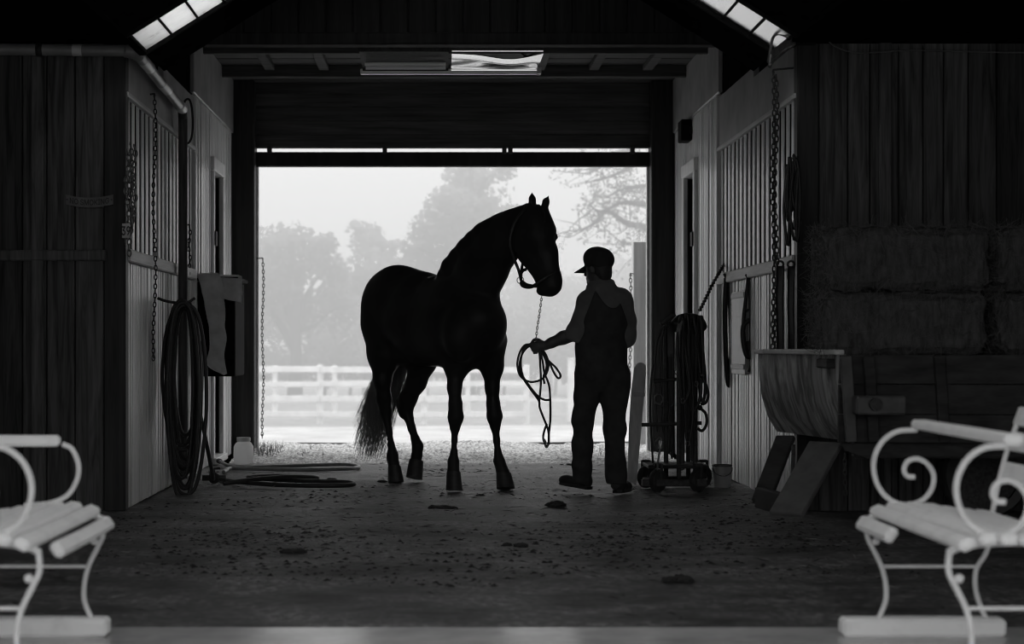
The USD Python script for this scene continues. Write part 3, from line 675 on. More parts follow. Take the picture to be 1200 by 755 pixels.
# cap: crown, brim, button
b = Body(HC + np.array([-.22, -.22, 0]), HC + np.array([.22, .24, .24]), .006)
b.egg(HC + UP * .062 - hf * .008, (hr, hf, UP), (.099, .118, .092), .02); b.egg(HC + UP * .09 + hf * .03, (hr, hf, UP), (.078, .075, .062), .03)
b.keep(HC + UP * .010, unit(-UP + hf * .07)); crown = relax(b.mesh(), 2)
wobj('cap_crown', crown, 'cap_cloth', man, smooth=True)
br = []
for a in np.linspace(-1.15, 1.15, 15):
    d = hf * math.cos(a) + hr * math.sin(a); o = HC + UP * (.028 - .006 * math.cos(a)) - hf * .005
    br.append([o + d * np.array(.088 + .012 * math.cos(a)), o + d * (.112 + .076 * math.cos(a)) - UP * (.008 + .036 * math.cos(a) + .036 * math.sin(a) ** 2)])
br = np.array(br); top = br.reshape(-1, 3); bot = top - UP * .005; n2 = len(top); f = []
for i in range(len(br) - 1):
    a, b_, c, d = 2 * i, 2 * i + 1, 2 * i + 3, 2 * i + 2
    f += [[a, b_, c], [a, c, d], [n2 + a, n2 + c, n2 + b_], [n2 + a, n2 + d, n2 + c], [b_, n2 + b_, n2 + c], [b_, n2 + c, c]]
wobj('cap_brim', trimesh.Trimesh(np.vstack([top, bot]), f, process=False), 'cap_cloth', man)
wobj('cap_button', trimesh.creation.icosphere(2, .009).apply_translation(HC + UP * .151 - hf * .003), 'cap_cloth', man, smooth=True)
# boots
def boot(heel, fwd, lift):
    heel = np.asarray(heel, float); f = unit(fwd); s = np.cross(UP, f); t = unit(f + UP * lift); n = np.cross(s, t) * -1 if np.cross(s, t)[2] < 0 else np.cross(s, t)
    b = Body(heel - .28, heel + .38, .007)
    b.egg(heel + t * .03 + n * .05, (s, t, n), (.042, .05, .05), .03); b.cone(heel + t * .03 + n * .06, heel + t * .035 + UP * .15, .046, .05, .03)
    b.egg(heel + t * .13 + n * .035, (s, t, n), (.046, .11, .042), .03); b.egg(heel + t * .21 + n * .035, (s, t, n), (.05, .055, .036), .03)
    b.keep(heel + n * .012, -n); up = relax(b.mesh(), 2)
    so = [heel + t * x + s * y for x, y in ((-.025, .0), (-.015, .035), (.06, .04), (.17, .053), (.235, .043), (.268, 0), (.235, -.043), (.17, -.053), (.06, -.04), (-.015, -.035))]
    sole = hull(np.array(so) + n * .0, np.array(so) + n * .02)
    hl_ = hull(np.array([so[i] for i in (0, 1, 2, 8, 9)]) - n * .0, np.array([so[i] for i in (0, 1, 2, 8, 9)]) + n * .022)
    return up, cat(sole, hl_)
for px, py, dy, fw, lift in ((689, 573.5, .05, [-.72, .69, 0], .10), (724, 579, -.03, [.35, .93, 0], 0.0)):
    h_ = W2(px, py, dy); h_[2] = max(.004, h_[2]); up, so = boot(h_, fw, lift)
    bt = part('boot', man); wobj('upper', up, 'boot_leather', bt, smooth=True); wobj('sole', so, 'rubber', bt)

# halter and lead
hd = unit([.86, -.5, 0]); hl = unit([.5, .86, 0])
ha = wthing('halter', 'leather halter strapped round the head of the dark horse', 'halter', [P(630, 0, 13.35)[0], 13.35, 1.5])
rg = P(610.5, 328.5, 13.33)
def strap(pts, r=.009, n=6): return tube(spline(pts, n), r, 6, flat=((0, 1, 0), .6))
near, far = -hl, hl
wobj('throat_strap', strap([P(623, 246, 13.40) + near * .10, P(613, 262, 13.40) + near * .125, P(606, 285, 13.39) + near * .11, P(606.5, 304, 13.36) + near * .05, P(609, 316, 13.34) + near * .02, rg + UP * .012], .011), 'leather', ha, smooth=True)
wobj('throat_strap', strap([P(623, 246, 13.40) + far * .10, P(616, 270, 13.40) + far * .12, P(609, 296, 13.38) + far * .09, P(610, 314, 13.34) + far * .02, rg + UP * .012], .011), 'leather', ha, smooth=True)
wobj('crown_strap', strap([P(623, 246, 13.40) + near * .10, P(621, 241, 13.41) + near * .06, P(621, 240, 13.41), P(621, 241, 13.41) + far * .06, P(623, 246, 13.40) + far * .10], .011), 'leather', ha, smooth=True)
wobj('cheek_strap', strap([P(622, 316, 13.32) + near * .07, P(616, 318, 13.32) + near * .05, P(611.5, 323, 13.33) + near * .02, rg], .012), 'leather', ha, smooth=True)
nb = [P(611.5, 330, 13.33), P(614, 334.5, 13.32) + near * .03, P(621, 337, 13.31) + near * .05, P(630, 336, 13.30) + near * .075, P(641, 329, 13.28) + near * .082, P(651, 321, 13.26) + near * .05, P(655, 319.5, 13.25), P(651, 321, 13.26) + far * .05, P(641, 329, 13.28) + far * .082, P(628, 335, 13.30) + far * .07, P(616, 334, 13.32) + far * .03]
wobj('noseband', tube(spline(nb, 6, closed=True), .012, 6, closed=True), 'leather', ha, smooth=True)
wobj('ring', tube([rg + np.array([.024 * math.cos(q) - .004, 0, .024 * math.sin(q)]) for q in np.linspace(0, 2 * np.pi, 16, endpoint=False)], .0035, 6, closed=True), 'dull_steel', ha, smooth=True)

hand = W2(628, 406)
ld = wthing('lead_shank', 'coiled dark leather lead with a steel chain, hanging from the hand of the person', 'lead', [hand[0], MY, 1.0])
wobj('shank_chain', chain([P(635, 346, 13.30), P(632.6, 366, 13.35), P(629.5, 385, 13.40), P(628, 400, MY - .005)], .022, .0028, .0075), 'dull_steel', ld, smooth=True)
def cord(pts, r=.0075, dy=None):
    k = len(pts); dy = dy if dy is not None else [0.0] * k
    return tube(spline([W2(x, y, d) for (x, y), d in zip(pts, dy)], 7), r, 7)
strands = [([(627, 403), (621, 403.5), (614, 405.5), (608.5, 415), (606.3, 428), (610, 441), (621.5, 447.7), (635, 444.5), (641.5, 435), (642.5, 424), (638, 413), (631, 407)], .01),
    ([(627, 404.5), (620, 405), (613.5, 410), (610.3, 424), (612.5, 440), (620, 452), (630, 464), (638, 468.6), (644.2, 468.8)], -.008),
    ([(627, 405.5), (619, 406.5), (611.5, 416), (609, 430), (613, 443), (623, 458), (631.5, 470), (632.5, 478), (637, 490), (642.3, 504), (643.3, 516), (641.5, 523), (638, 519), (636.5, 512), (638.5, 503), (641, 497)], .02),
    ([(632, 411), (633, 425), (633.8, 449), (632, 470)], -.015),
    ([(633, 411), (636, 424), (638, 437), (643.5, 452), (644.8, 470), (645, 490), (643.4, 508), (643, 521)], .012),
    ([(634, 411), (638.5, 418), (645, 425), (651, 430.5), (656.3, 438.5), (656.4, 442.5), (653.5, 443), (649, 436.5), (643.5, 424.5), (637, 414)], -.012),
    ([(635, 412), (640, 424), (640, 433), (637, 441), (638, 450)], .02)]
for pts, d in strands: wobj('cord', cord(pts, .008, [d] * len(pts)), 'leather', ld, smooth=True)
wobj('snap', cat(tube([W2(640.5 + 1.6 * math.cos(q), 522 + 2.6 * math.sin(q)) for q in np.linspace(0, 2 * np.pi, 12, endpoint=False)], .006, 6, closed=True), tube([W2(637, 515), W2(639, 519)], .011, 7)), 'dull_steel', ld, smooth=True)

# ------------------------------------------------------------------ benches
def bench(side, label):
    s0, s1 = 321.0, 382.0; Yf, Yn = F / s0, F / s1
    X0 = (-1.2 if side < 0 else 1.545); sg = side
    bx = X0 + sg * .25
    t = wthing('garden_bench', label, 'bench', (bx, (Yf + Yn) / 2, 0), group=None)
    Q = lambda u, y, z: np.array([X0 + sg * u, y, z])
    scroll = [(.205, .752), (.13, .745), (.075, .705), (.047, .64), (.053, .571), (.087, .512), (.146, .480), (.209, .487), (.252, .524), (.266, .577), (.249, .62), (.212, .645), (.174, .639), (.157, .608), (.169, .583), (.196, .58)]
    arc = [(.17, .70), (.134, .68), (.112, .624), (.118, .568), (.15, .515), (.212, .485), (.31, .475)]
    leg = [(.025, .435), (.022, .368), (.042, .322), (.075, .253), (.09, .19), (.09, .129), (.07, .075), (.062, .062)]
    for y in (Yf, Yn):
        fr = part('end_frame', t)
        if side < 0 and y == Yf: sc = arc
        else: sc = scroll
        wobj('scroll', tube(spline([Q(u, y, z) for u, z in sc], 7), .0095, 10), 'iron_paint', fr, smooth=True)
        wobj('leg', tube(spline([Q(u, y, z) for u, z in leg], 6), .0095, 10), 'iron_paint', fr, smooth=True)
        wobj('leg', tube(spline([Q(u, y, z) for u, z in ((.47, .45), (.475, .37), (.455, .3), (.42, .24), (.42, .16), (.45, .075), (.46, .062))], 5), .0095, 10), 'iron_paint', fr, smooth=True)
        wobj('seat_rail', tube(spline([Q(u, y, z) for u, z in ((.02, .425), (.08, .446), (.2, .455), (.34, .452), (.48, .445))], 5), .011, 8), 'iron_paint', fr, smooth=True)
        wobj('stretcher', tube([Q(.075, y, .253), Q(.43, y, .253)], .0065, 8), 'iron_paint', fr, smooth=True)
        wobj('back_upright', tube(spline([Q(.48, y, .445), Q(.5, y, .55), Q(.535, y, .68), Q(.58, y, .80)], 5), .0095, 8), 'iron_paint', fr, smooth=True)
        wobj('rivet', trimesh.creation.icosphere(2, .014).apply_translation(Q(.055, y, .345)), 'iron_paint', fr, smooth=True)
        bb = jitter(cbox(-.335, .26, -.05, .05, .0, .066, .012).subdivide().subdivide(), .004, 14, 3)
        bb = moved(bb, [X0 + sg * .22 + (.04 if sg > 0 else -.04), y, .001])
        wobj('base_board', bb, 'bench_paint', fr)
    ends = (Yn - .07, Yf + .03)
    for k, (u, z, tilt) in enumerate(((.008, .410, .95), (.062, .455, .45), (.126, .470, .15), (.190, .470, 0), (.254, .465, -.05), (.318, .456, -.1), (.382, .447, -.1), (.446, .44, -.1))):
        y0, y1 = ends
        if k == 0: y0 = (6.42 if side > 0 else 5.95)
        a, b = Q(u, y0 + rng.uniform(-.01, .01), z), Q(u, y1 + rng.uniform(-.012, .012), z)
        up = np.array([-sg * math.sin(tilt), 0, math.cos(tilt)])
        wobj('slat', jitter(plank(a, b, .054, .036, up, .011).subdivide(), .0025, 9, k), 'bench_paint', t)
    if side > 0:
        wobj('top_rail', jitter(plank(Q(.215, Yn - .03, .772), Q(.215, Yf + .02, .772), .06, .034, UP, .01).subdivide(), .003, 9, 2), 'bench_paint', t)
    else:
        for y in (Yf, Yn):
            wobj('arm_rest', plank(Q(.18, y, .712), Q(.55, y, .712), .055, .04, UP, .01), 'bench_paint', t)
    for z, u in ((.60, .528), (.71, .558), (.80, .585)):
        up = unit([-sg * 1, 0, .35]); wobj('back_slat', plank(Q(u, Yn - .03, z), Q(u, Yf + .03, z), .07, .026, up, .006), 'bench_paint', t)
    return t
bench(1, 'white scrolled iron garden bench with slatted seat in front of the hay cart')
bench(-1, 'white scrolled iron garden bench with slatted seat, at the far left')

# ------------------------------------------------------------------ left side: pipe, chains, sign, hoses, box with cloth, jug
px0 = lambda px, Y: (px - CX) * Y / F
pipe = wthing('drain_pipe', 'grey plastic pipe along the top of the left board wall and down its stall post', 'pipe', (-2.0, 11.85, 2.9))
pz = 2.925
wobj('run', tube([(-4.6, 11.88, pz + .03), (-1.94, 11.88, pz)], .037, 14), 'pvc', pipe, smooth=True)
wobj('elbow', tube(spline([(-1.98, 11.88, pz), (-1.92, 11.89, pz - .01), (-1.90, 11.95, pz - .02)], 5), .042, 14), 'pvc', pipe, smooth=True)
wobj('branch', tube([(-1.90, 11.93, pz - .02), (-1.93, 14.15, 2.85)], .036, 14), 'pvc', pipe, smooth=True)
for y in (12.1, 13.0): wobj('coupling', tube([(-1.90 - .013 * (y - 11.93), y, pz - .02 - .025 * (y - 11.93)), (-1.90 - .013 * (y - 11.93), y + .3, pz - .02 - .025 * (y - 11.63))], .039, 14), 'pvc_white', pipe, smooth=True)
wobj('coupling', tube([(-1.928, 14.0, 2.856), (-1.931, 14.2, 2.85)], .042, 14), 'pvc_white', pipe, smooth=True)
wobj('coupling', tube([(-4.6 + 2.06, 11.88, pz + .006), (-4.6 + 2.10, 11.88, pz + .006)], .042, 14), 'dark_wood', pipe, smooth=True)
wobj('label_band', tube([(-2.31, 11.88, pz + .004), (-2.25, 11.88, pz + .003)], .0378, 14), 'pvc_white', pipe, smooth=True)
wobj('clamp', cat(tube([(-3.0 + .0, 11.88 + .045 * math.cos(q), pz + .01 + .045 * math.sin(q)) for q in np.linspace(0, 2 * np.pi, 14, endpoint=False)], .008, 6, closed=True)), 'rust', pipe, smooth=True)
wobj('downpipe', tube(spline([(-1.93, 14.17, 2.85), (-1.935, 14.24, 2.8), (-1.935, 14.26, 2.66), (-1.935, 14.26, 1.5), (-1.935, 14.26, .05)], 5), .035, 14), 'dark_board_1', pipe, smooth=True)
wl_ = wthing('wire_loop', 'dark wire hanging in a loose loop from the end of the pipe', 'wire', (-1.93, 14.6, 2.8))
wobj('wire', tube(spline([P(214, 128, 14.6), P(217, 118, 14.58), P(222, 117, 14.58), P(225, 128, 14.58), P(226, 148, 14.58), P(224, 163, 14.58), P(219, 168, 14.58), P(215, 160, 14.58), P(213, 140, 14.6)], 6), .009, 7), 'rubber', wl_, smooth=True)
wobj('tie', tube(spline([P(197, 126, 14.5), P(203, 123, 14.55), P(212, 127, 14.62)], 5), .006, 6), 'pvc_white', wl_, smooth=True)

sg_ = wthing('sign', 'small curved metal sign reading NO SMOKING on the dark left board wall', 'sign', (P(105, 236, Y0 - .06)[0], Y0 - .06, P(105, 236, Y0 - .06)[2]))
sw, sh = .30, .062
arcp = lambda x: np.array([x, -.0, -.10 * (x / sw) ** 2 * 0 + .012 * math.cos(x / sw * 3.1) * -1])
v = []
for yy in (-.004, .004):
    for x in np.linspace(-sw / 2, sw / 2, 15):
        for z in (-sh / 2, sh / 2): v.append([x, yy, z + .02 * (2 * x / sw) ** 2 - .008])
v = np.array(v).reshape(2, 15, 2, 3); f = []
idx = np.arange(60).reshape(2, 15, 2)
for i in range(14):
    a = idx[0, i, 0], idx[0, i + 1, 0], idx[0, i + 1, 1], idx[0, i, 1]; b_ = [q + 30 for q in a]
    f += [[a[0], a[1], a[2]], [a[0], a[2], a[3]], [b_[0], b_[2], b_[1]], [b_[0], b_[3], b_[2]], [a[0], b_[0], b_[1]], [a[0], b_[1], a[1]], [a[3], a[2], b_[2]], [a[3], b_[2], b_[3]]]
obj('plate', trimesh.Trimesh(v.reshape(-1, 3), f, process=False), 'sign_metal', sg_)
tx = meshkit.text_mesh('NO SMOKING', .034, .002, bold=True); tx.vertices[:, 0] -= tx.bounds[:, 0].mean(); tx.vertices[:, 0] *= .25 / np.ptp(tx.bounds[:, 0]); tx.vertices[:, 1] -= .017
tv = np.array(tx.vertices); tx.vertices = np.stack([tv[:, 0], -.0045 - tv[:, 2], tv[:, 1] + .02 * (2 * tv[:, 0] / sw) ** 2 - .008], 1)
obj('lettering', tx, 'sign_print', sg_)
for s in (-1, 1): obj('screw', moved(trimesh.creation.cylinder(.006, .008, sections=10, transform=trimesh.transformations.rotation_matrix(np.pi / 2, [1, 0, 0])), [s * .142, -.005, .011]), 'rust', sg_)

def chain_thing(label, pts, pitch, r, w, m='rust', links=False, group=None, name='chain', wall=None):
    p0 = np.asarray(pts[0], float); t = wthing(name, label, 'chain', p0, group=group)
    if links:
        for l in chain(pts, pitch, r, w, joined=False): wobj('link', l, m, t, smooth=True)
    else: wobj('links', chain(pts, pitch, r, w), m, t, smooth=True, kind='stuff')
    wobj('hook', tube([p0 + np.array([.0, .02, .0]), p0 + np.array([0, -.0, .012]), p0 + np.array([0, -.015, -.01])], .006, 6), m, t, smooth=True)
    if wall is not None: wobj('arm', tube([p0 + UP * .012, np.asarray(wall, float)], .007, 6), m, t, smooth=True)
    return t
def vchain(px, pya, pyb, Y, sway=.012):
    a, b = P(px, pya, Y), P(px, pyb, Y); n = 9
    return [a + (b - a) * k / n + np.array([sway * math.sin(k * 1.3), 0, 0]) for k in range(n + 1)]
kc = chain_thing('tangle of heavy chain hung on the left corner post, with a numbered tag', vchain(153, 168, 300, 11.93, .01), .036, .005, .012, 'dull_steel', name='post_chain')
for px, ya, yb in ((149, 175, 285), (157, 170, 262), (155, 205, 268)): wobj('strand', chain(vchain(px, ya, yb, 11.92, .012), .036, .005, .012), 'dull_steel', kc, smooth=True)
tg = wobj('tag', cbox(P(143, 0, 11.88)[0], P(152, 0, 11.88)[0], 11.875, 11.883, P(0, 279, 11.88)[2], P(0, 262, 11.88)[2], .003), 'tag_metal', kc, label='pale metal number tag')
tn = meshkit.text_mesh('39', .055, .003, bold=True); tn.vertices[:, :2] -= tn.bounds[:, :2].mean(0)
tn.vertices = np.stack([tn.vertices[:, 0] * .62, -tn.vertices[:, 2], tn.vertices[:, 1]], 1); wobj('tag_number', moved(tn, P(147.6, 270.5, 11.873)), 'sign_print', kc)
chain_thing('thin chain hanging down over the left slats from the pipe', vchain(181, 112, 420, 13.05, .01), .032, .004, .010, wall=(XL, 13.05, zpx(111, 13.05)))
chain_thing('short chain hanging beside the left stall post above the draped box', vchain(222, 265, 322, 15.0, .008), .034, .0045, .011, wall=(XL, 15.0, zpx(264, 15.0)))
chain_thing('chain hanging in the left edge of the open doorway', vchain(308, 304, 512, 18.6, .008), .035, .0045, .011, 'dull_steel', wall=P(300, 303, 18.6))
chain_thing('chain hanging on the pale post at the right of the doorway', vchain(738.5, 322, 440, 19.45, .008), .04, .005, .013, 'dull_steel', wall=P(743, 321, 19.56))

hs = wthing('hanging_hose', 'long dark hose hung in tall coils on the left stall front', 'hose', P(215, 352, 13.5))
for k in range(12):
    x0, x1 = 187 + rng.uniform(0, 16) + k * .4, 244 - rng.uniform(0, 18) - k * .2; yt, yb = 351 + rng.uniform(0, 12), (584, 580, 560, 545, 572, 530, 560, 520, 550, 540, 566, 510)[k] + rng.uniform(-4, 4); Yk = 13.42 + .03 * k
    pts = []
    for q in np.linspace(0, 2 * np.pi, 20, endpoint=False):
        c, s = math.cos(q), math.sin(q); xm = (x0 + x1) / 2; hw = (x1 - x0) / 2
        pts.append(P(xm + hw * np.sign(c) * abs(c) ** .75 * (1 - .12 * max(s, 0)), (yt + yb) / 2 + (yb - yt) / 2 * s, Yk + .05 * c))
    wobj('coil', tube(spline(pts, 4, closed=True), .0135, 8, closed=True), 'rubber', hs, smooth=True)
wobj('hose_end', tube(spline([P(236, 400, 13.6), P(233, 470, 13.62), P(240, 510, 13.75), P(247, 545, 13.9), P(250, 562, 14.0)], 6), .015, 8), 'rubber', hs, smooth=True)
wobj('hook', tube(spline([np.array([XL + .0, 13.5, 1.40]), np.array([XL + .08, 13.5, 1.375]), np.array([XL + .2, 13.5, 1.365]), np.array([XL + .27, 13.49, 1.40])], 4), .010, 8), 'rust', hs, smooth=True)

bxm = wthing('wall_box', 'dark wooden box fixed to the left wall under a draped grey cloth', 'box', (XL, 16.1, .78))
wobj('case', cbox(XL, -1.70, 15.75, 16.5, .80, 1.60, .01), 'black_paint', bxm)
wobj('lid', cbox(XL, -1.67, 15.72, 16.53, 1.60, 1.635, .008), 'black_paint', bxm)
wobj('latch', cbox(-1.70, -1.685, 16.05, 16.15, 1.5, 1.58, .003), 'rust', bxm)
# cloth: a sheet over the lid that hangs down in front as a tapering tail
def sheet(edge_l, edge_r, n=12, m_=10, thick=.012, amp=.012, seed=1):
    L, R = spline(edge_l, n), spline(edge_r, n); u = np.linspace(0, 1, m_)[None, :, None]
    v = L[:, None] * (1 - u) + R[:, None] * u
    v = v + (np.stack([meshkit.fbm(v * 9 + 5 * k, 3, seed + k) for k in range(3)], -1) - .5) * 2 * amp
    a, b = v.shape[:2]; v = v.reshape(-1, 3); i = (np.arange(a - 1)[:, None] * b + np.arange(b - 1)).ravel()
    f = np.vstack([np.stack([i, i + b, i + b + 1], 1), np.stack([i, i + b + 1, i + 1], 1)])
    t = trimesh.Trimesh(v, f, process=False); nn = t.vertex_normals; N = len(v)
    e = [(j, j + 1) for j in range(b - 1)] + [((j + 1) * b - 1, (j + 2) * b - 1) for j in range(a - 1)] + [(a * b - 1 - j, a * b - 2 - j) for j in range(b - 1)] + [((a - 1 - j) * b, (a - 2 - j) * b) for j in range(a - 1)]
    sd = [x for p, q in e for x in ([q, p, p + N], [q, p + N, q + N])]
    return trimesh.Trimesh(np.vstack([v + nn * thick / 2, v - nn * thick / 2]), np.vstack([f, f[:, ::-1] + N, sd]), process=False)
yc = 15.70
ct = wthing('draped_cloth', 'grey cloth draped over the dark wall box, one tail hanging down', 'cloth', P(250, 325, yc))
wobj('tail', sheet([P(224, 323, 16.0), P(231, 325, yc), P(237, 345, yc - .02), P(243, 375, yc - .04), P(246, 400, yc - .05), P(243, 428, yc - .05), P(262, 440, yc - .05)], [P(250, 321, 16.1), P(258, 323, yc), P(263, 350, yc), P(264, 375, yc - .02), P(265, 400, yc - .04), P(263, 420, yc - .05), P(266, 438, yc - .05)], 6, 10), 'grey_cloth', ct, smooth=True)
wobj('fold', sheet([P(232, 323, 16.3), P(234, 324, 16.0), P(250, 325, yc + .03), P(255, 336, yc - .0), P(256, 348, yc - .01)], [P(280, 323, 16.5), P(282, 324, 16.0), P(283, 327, yc + .03), P(284, 341, yc), P(283, 356, yc)], 6, 10, seed=8), 'grey_cloth', ct, smooth=True)
wobj('pin', cbox(P(261, 0, yc)[0], P(266, 0, yc)[0], yc - .09, yc - .078, P(0, 436, yc)[2], P(0, 430, yc)[2], .003), 'pvc_white', ct)

jg = wthing('plastic_jug', 'white plastic jug on the ground by the left door post', 'jug', base(285.5, 0, 16.75))
jw = .088
prof = [(0, .008), (.075, .0), (.088, .012), (.09, .1), (.088, .16), (.07, .19), (.056, .2), (.056, .205), (0, .205)]
bd = lathe(prof, 28); obj('body', bd, 'jug_plastic', jg, smooth=45)
obj('cap', cat(moved(trimesh.creation.cylinder(.062, .034, sections=28), [0, 0, .222])), 'pvc_white', jg, smooth=40)

def floor_hose(name, label, pts, r, m, Y=None):
    Q = [np.array([(x - CX) * (F * EYE / (y - CY)) / F, F * EYE / (y - CY), r + .002 + dz]) for x, y, dz in pts]
    t = wthing(name, label, 'hose', Q[0]); wobj('hose', tube(spline(Q, 8), r, 8), m, t, smooth=True)
    wobj('fitting', tube([Q[0], Q[0] + (Q[0] - Q[1]) * .06 / max(np.linalg.norm(Q[0] - Q[1]), .01)], r * 1.35, 10), 'dull_steel', t, smooth=True); return t
floor_hose('floor_hose', 'pale hose lying in a flat loop on the floor, nearest the jug', [(258, 546, .02), (275, 550, 0), (320, 549.2, 0), (370, 547.6, 0), (405, 547.0, 0), (419, 548.6, 0), (418, 550.8, 0), (400, 552.4, 0), (350, 552.9, 0), (300, 552.3, 0), (270, 551.6, 0), (262, 556, 0), (266, 553.6, .0)], .016, 'pale_hose')
floor_hose('floor_hose', 'dark hose lying in a flat loop on the floor in front of the pale hose', [(250, 562, .03), (262, 565, 0), (285, 568.5, 0), (330, 571.5, 0), (380, 572.4, 0), (411, 571.4, 0), (413, 569, 0), (395, 567.6, 0), (340, 566, 0), (300, 563.5, 0), (292, 562, 0), (320, 560.8, 0), (355, 561, 0), (372, 562.6, 0), (360, 564.6, .02), (330, 566.8, .03), (290, 569, .02), (262, 570, 0)], .017, 'rubber')
vb = wthing('hose_valve', 'small tap coupling on the floor where the hoses meet', 'valve', base(251, 0, F * EYE / (568 - CY)))
obj('body', cat(moved(trimesh.creation.icosphere(2, .045), [0, 0, .05]), tube([(-.09, 0, .05), (.09, .0, .05)], .022, 10)), 'rust', vb, smooth=True); obj('handle', tube([(0, 0, .09), (0, 0, .12), (.05, -.02, .125)], .009, 7), 'dull_steel', vb, smooth=True)

# ------------------------------------------------------------------ right side: tack on the wall, rack, cart, hay
hc = chain_thing('heavy double chain hanging over the right slats from the skylight eave', vchain(906.3, 84, 416, 12.15, .006), .036, .005, .011, 'rust', links=True, wall=(XR + .02, 12.15, 2.86))
for l in chain(vchain(909.3, 88, 416, 12.13, .009), .036, .005, .011, joined=False): wobj('link', l, 'rust', hc, smooth=True)
chain_thing('chain slung slantwise from the right stall post down to the tack rack', [P(848, 311, 15.2), P(842, 321, 14.9), P(834, 335, 14.6), P(827, 350, 14.3), P(820, 364, 14.0)], .04, .005, .012, 'rust', wall=(XR + .01, 15.2, zpx(310, 15.2)))
tb = wthing('halter_bundle', 'bunch of dark halters and straps hung on the right corner post', 'halter', P(930, 185, 11.9))
for k in range(11):
    x, y = 922 + rng.uniform(0, 14), 184 + rng.uniform(0, 14); w_, h_ = rng.uniform(3, 8), rng.uniform(40, 110); Yk = 11.84 + rng.uniform(-.05, .05)
    wobj('strap', tube(spline([P(x, y, Yk), P(x + w_ * .6, y + h_ * .4, Yk), P(x + w_ * rng.uniform(-.2, 1), y + h_, Yk), P(x - w_ * .7, y + h_ * .6, Yk), P(x - w_ * .3, y + h_ * .2, Yk)], 5, closed=True), rng.uniform(.008, .014), 6, closed=True), 'leather', tb, smooth=True)
wobj('buckle', tube([P(934 + 4 * math.cos(q), 262 + 7 * math.sin(q), 11.8) for q in np.linspace(0, 2 * np.pi, 12, endpoint=False)], .006, 6, closed=True), 'dull_steel', tb, smooth=True)
wobj('hook', tube([(P(931, 184, 12.04)), P(930, 182, 11.85), P(930, 186, 11.8)], .01, 6), 'rust', tb)

pp = wthing('notice_board', 'pale narrow board fixed to the right stall front under the sill', 'board', (XR - .02, 14.35, 1.1))
ya, yb = XR * F / (878.5 - CX), XR * F / (862.5 - CX)
wobj('board', cbox(XR - .035, XR - .012, ya, yb, zpx(439, 14.2), zpx(341, 14.2), .004), 'panel', pp)
for z in (.88, 1.42): wobj('cleat', cbox(XR - .045, XR - .035, ya + .02, yb - .02, z, z + .04, .003), 'sill_wood', pp)
def hung(name, label, cat_, specs, m='leather', hookat=None):
    t = wthing(name, label, cat_, specs[0][0][0])
    for pts, r, closed in specs: wobj('strap', tube(spline(pts, 5, closed=closed), r, 7, closed=closed), m, t, smooth=True)
    h = np.asarray(hookat if hookat is not None else specs[0][0][0], float); wobj('peg', tube([h + np.array([.09, .0, .0]), h, h + np.array([-.02, -.02, .03])], .011, 7), 'rust', t)
    return t
Yb = 14.9; w = lambda x, y: P(x, y, Yb)
hung('lead_rope', 'dark rope hung doubled on the right stall post, ending in a steel snap', 'lead', [([w(851, 326), w(849.5, 360), w(850, 400), w(852, 440), w(855, 452), w(857, 440), w(857, 400), w(856, 360), w(854, 326)], .022, False), ([w(856, 330), w(858, 380), w(858, 430), w(859, 470)], .012, False), ([w(859, 470), w(857, 485), w(860, 500), w(864, 490), w(862, 474)], .012, False), ([w(863, 470), w(867, 490), w(866, 508)], .006, False)])
Yb = 13.9; w = lambda x, y: P(x, y, Yb)
hung('bridle', 'dark bridle hanging from the right sill in front of the pale board', 'bridle', [([w(877, 327), w(874, 350), w(871, 380), w(873, 405), w(877, 410), w(880, 395), w(879, 360), w(879, 330)], .015, False), ([w(873, 365), w(880, 363), w(888, 366)], .01, False), ([w(872, 380), w(884, 376), w(889, 392), w(884, 412), w(876, 418), w(871, 400)], .02, True), ([w(876, 400), w(880, 425), w(877, 436)], .012, False)])
for px, wx, lab in ((914, 10, 'wide dark strap hanging below the right sill next to the cart'), (927, 9, 'dark strap hanging at the right corner between two pale strips')):
    Yb = 11.95
    t = wthing('hanging_strap', lab, 'strap', P(px, 318, Yb)); wobj('strap', sheet([P(px - wx / 2, 312, Yb), P(px - wx / 2, 350, Yb), P(px - wx / 2 + 1, 425, Yb)], [P(px + wx / 2, 312, Yb), P(px + wx / 2 - .5, 350, Yb - .01), P(px + wx / 2, 425, Yb)], 6, 4, .02, .004), 'leather', t, smooth=True)
    wobj('loop', tube([P(px + 4 * math.cos(q), 310 + 4 * math.sin(q), Yb) for q in np.linspace(0, 2 * np.pi, 12, endpoint=False)], .008, 6, closed=True), 'rust', t, smooth=True)
wr = wthing('loose_wire', 'bent wire and metal strip hanging at the eave end of the right skylight', 'wire', P(905, 60, 11.0))
wobj('strip', plank(P(901, 68, 11.0), P(929, 47, 10.7), .02, .07, unit([.3, -.2, .9])), 'dull_steel', wr); wobj('wire', tube(spline([P(903, 64, 10.9), P(902, 78, 10.85), P(906, 72, 10.85), P(922, 58, 10.7), P(931, 50, 10.7), P(915, 40, 10.8), P(906, 44, 10.9), P(902, 64, 10.9)], 5), .009, 6), 'dull_steel', wr, smooth=True)
cb = wthing('electric_cable', 'thin cable sagging along the top of the dark right wall', 'cable', P(940, 35, 11.9))
wobj('cable', tube(spline([P(922, 42, 11.9), P(945, 31, 11.93), P(962, 34, 11.93), P(975, 52, 11.93), P(1005, 62, 11.93), P(1070, 59, 11.93), P(1150, 61, 11.93), P(1230, 62, 11.93)], 6), .005, 6), 'sign_metal', cb, smooth=True)

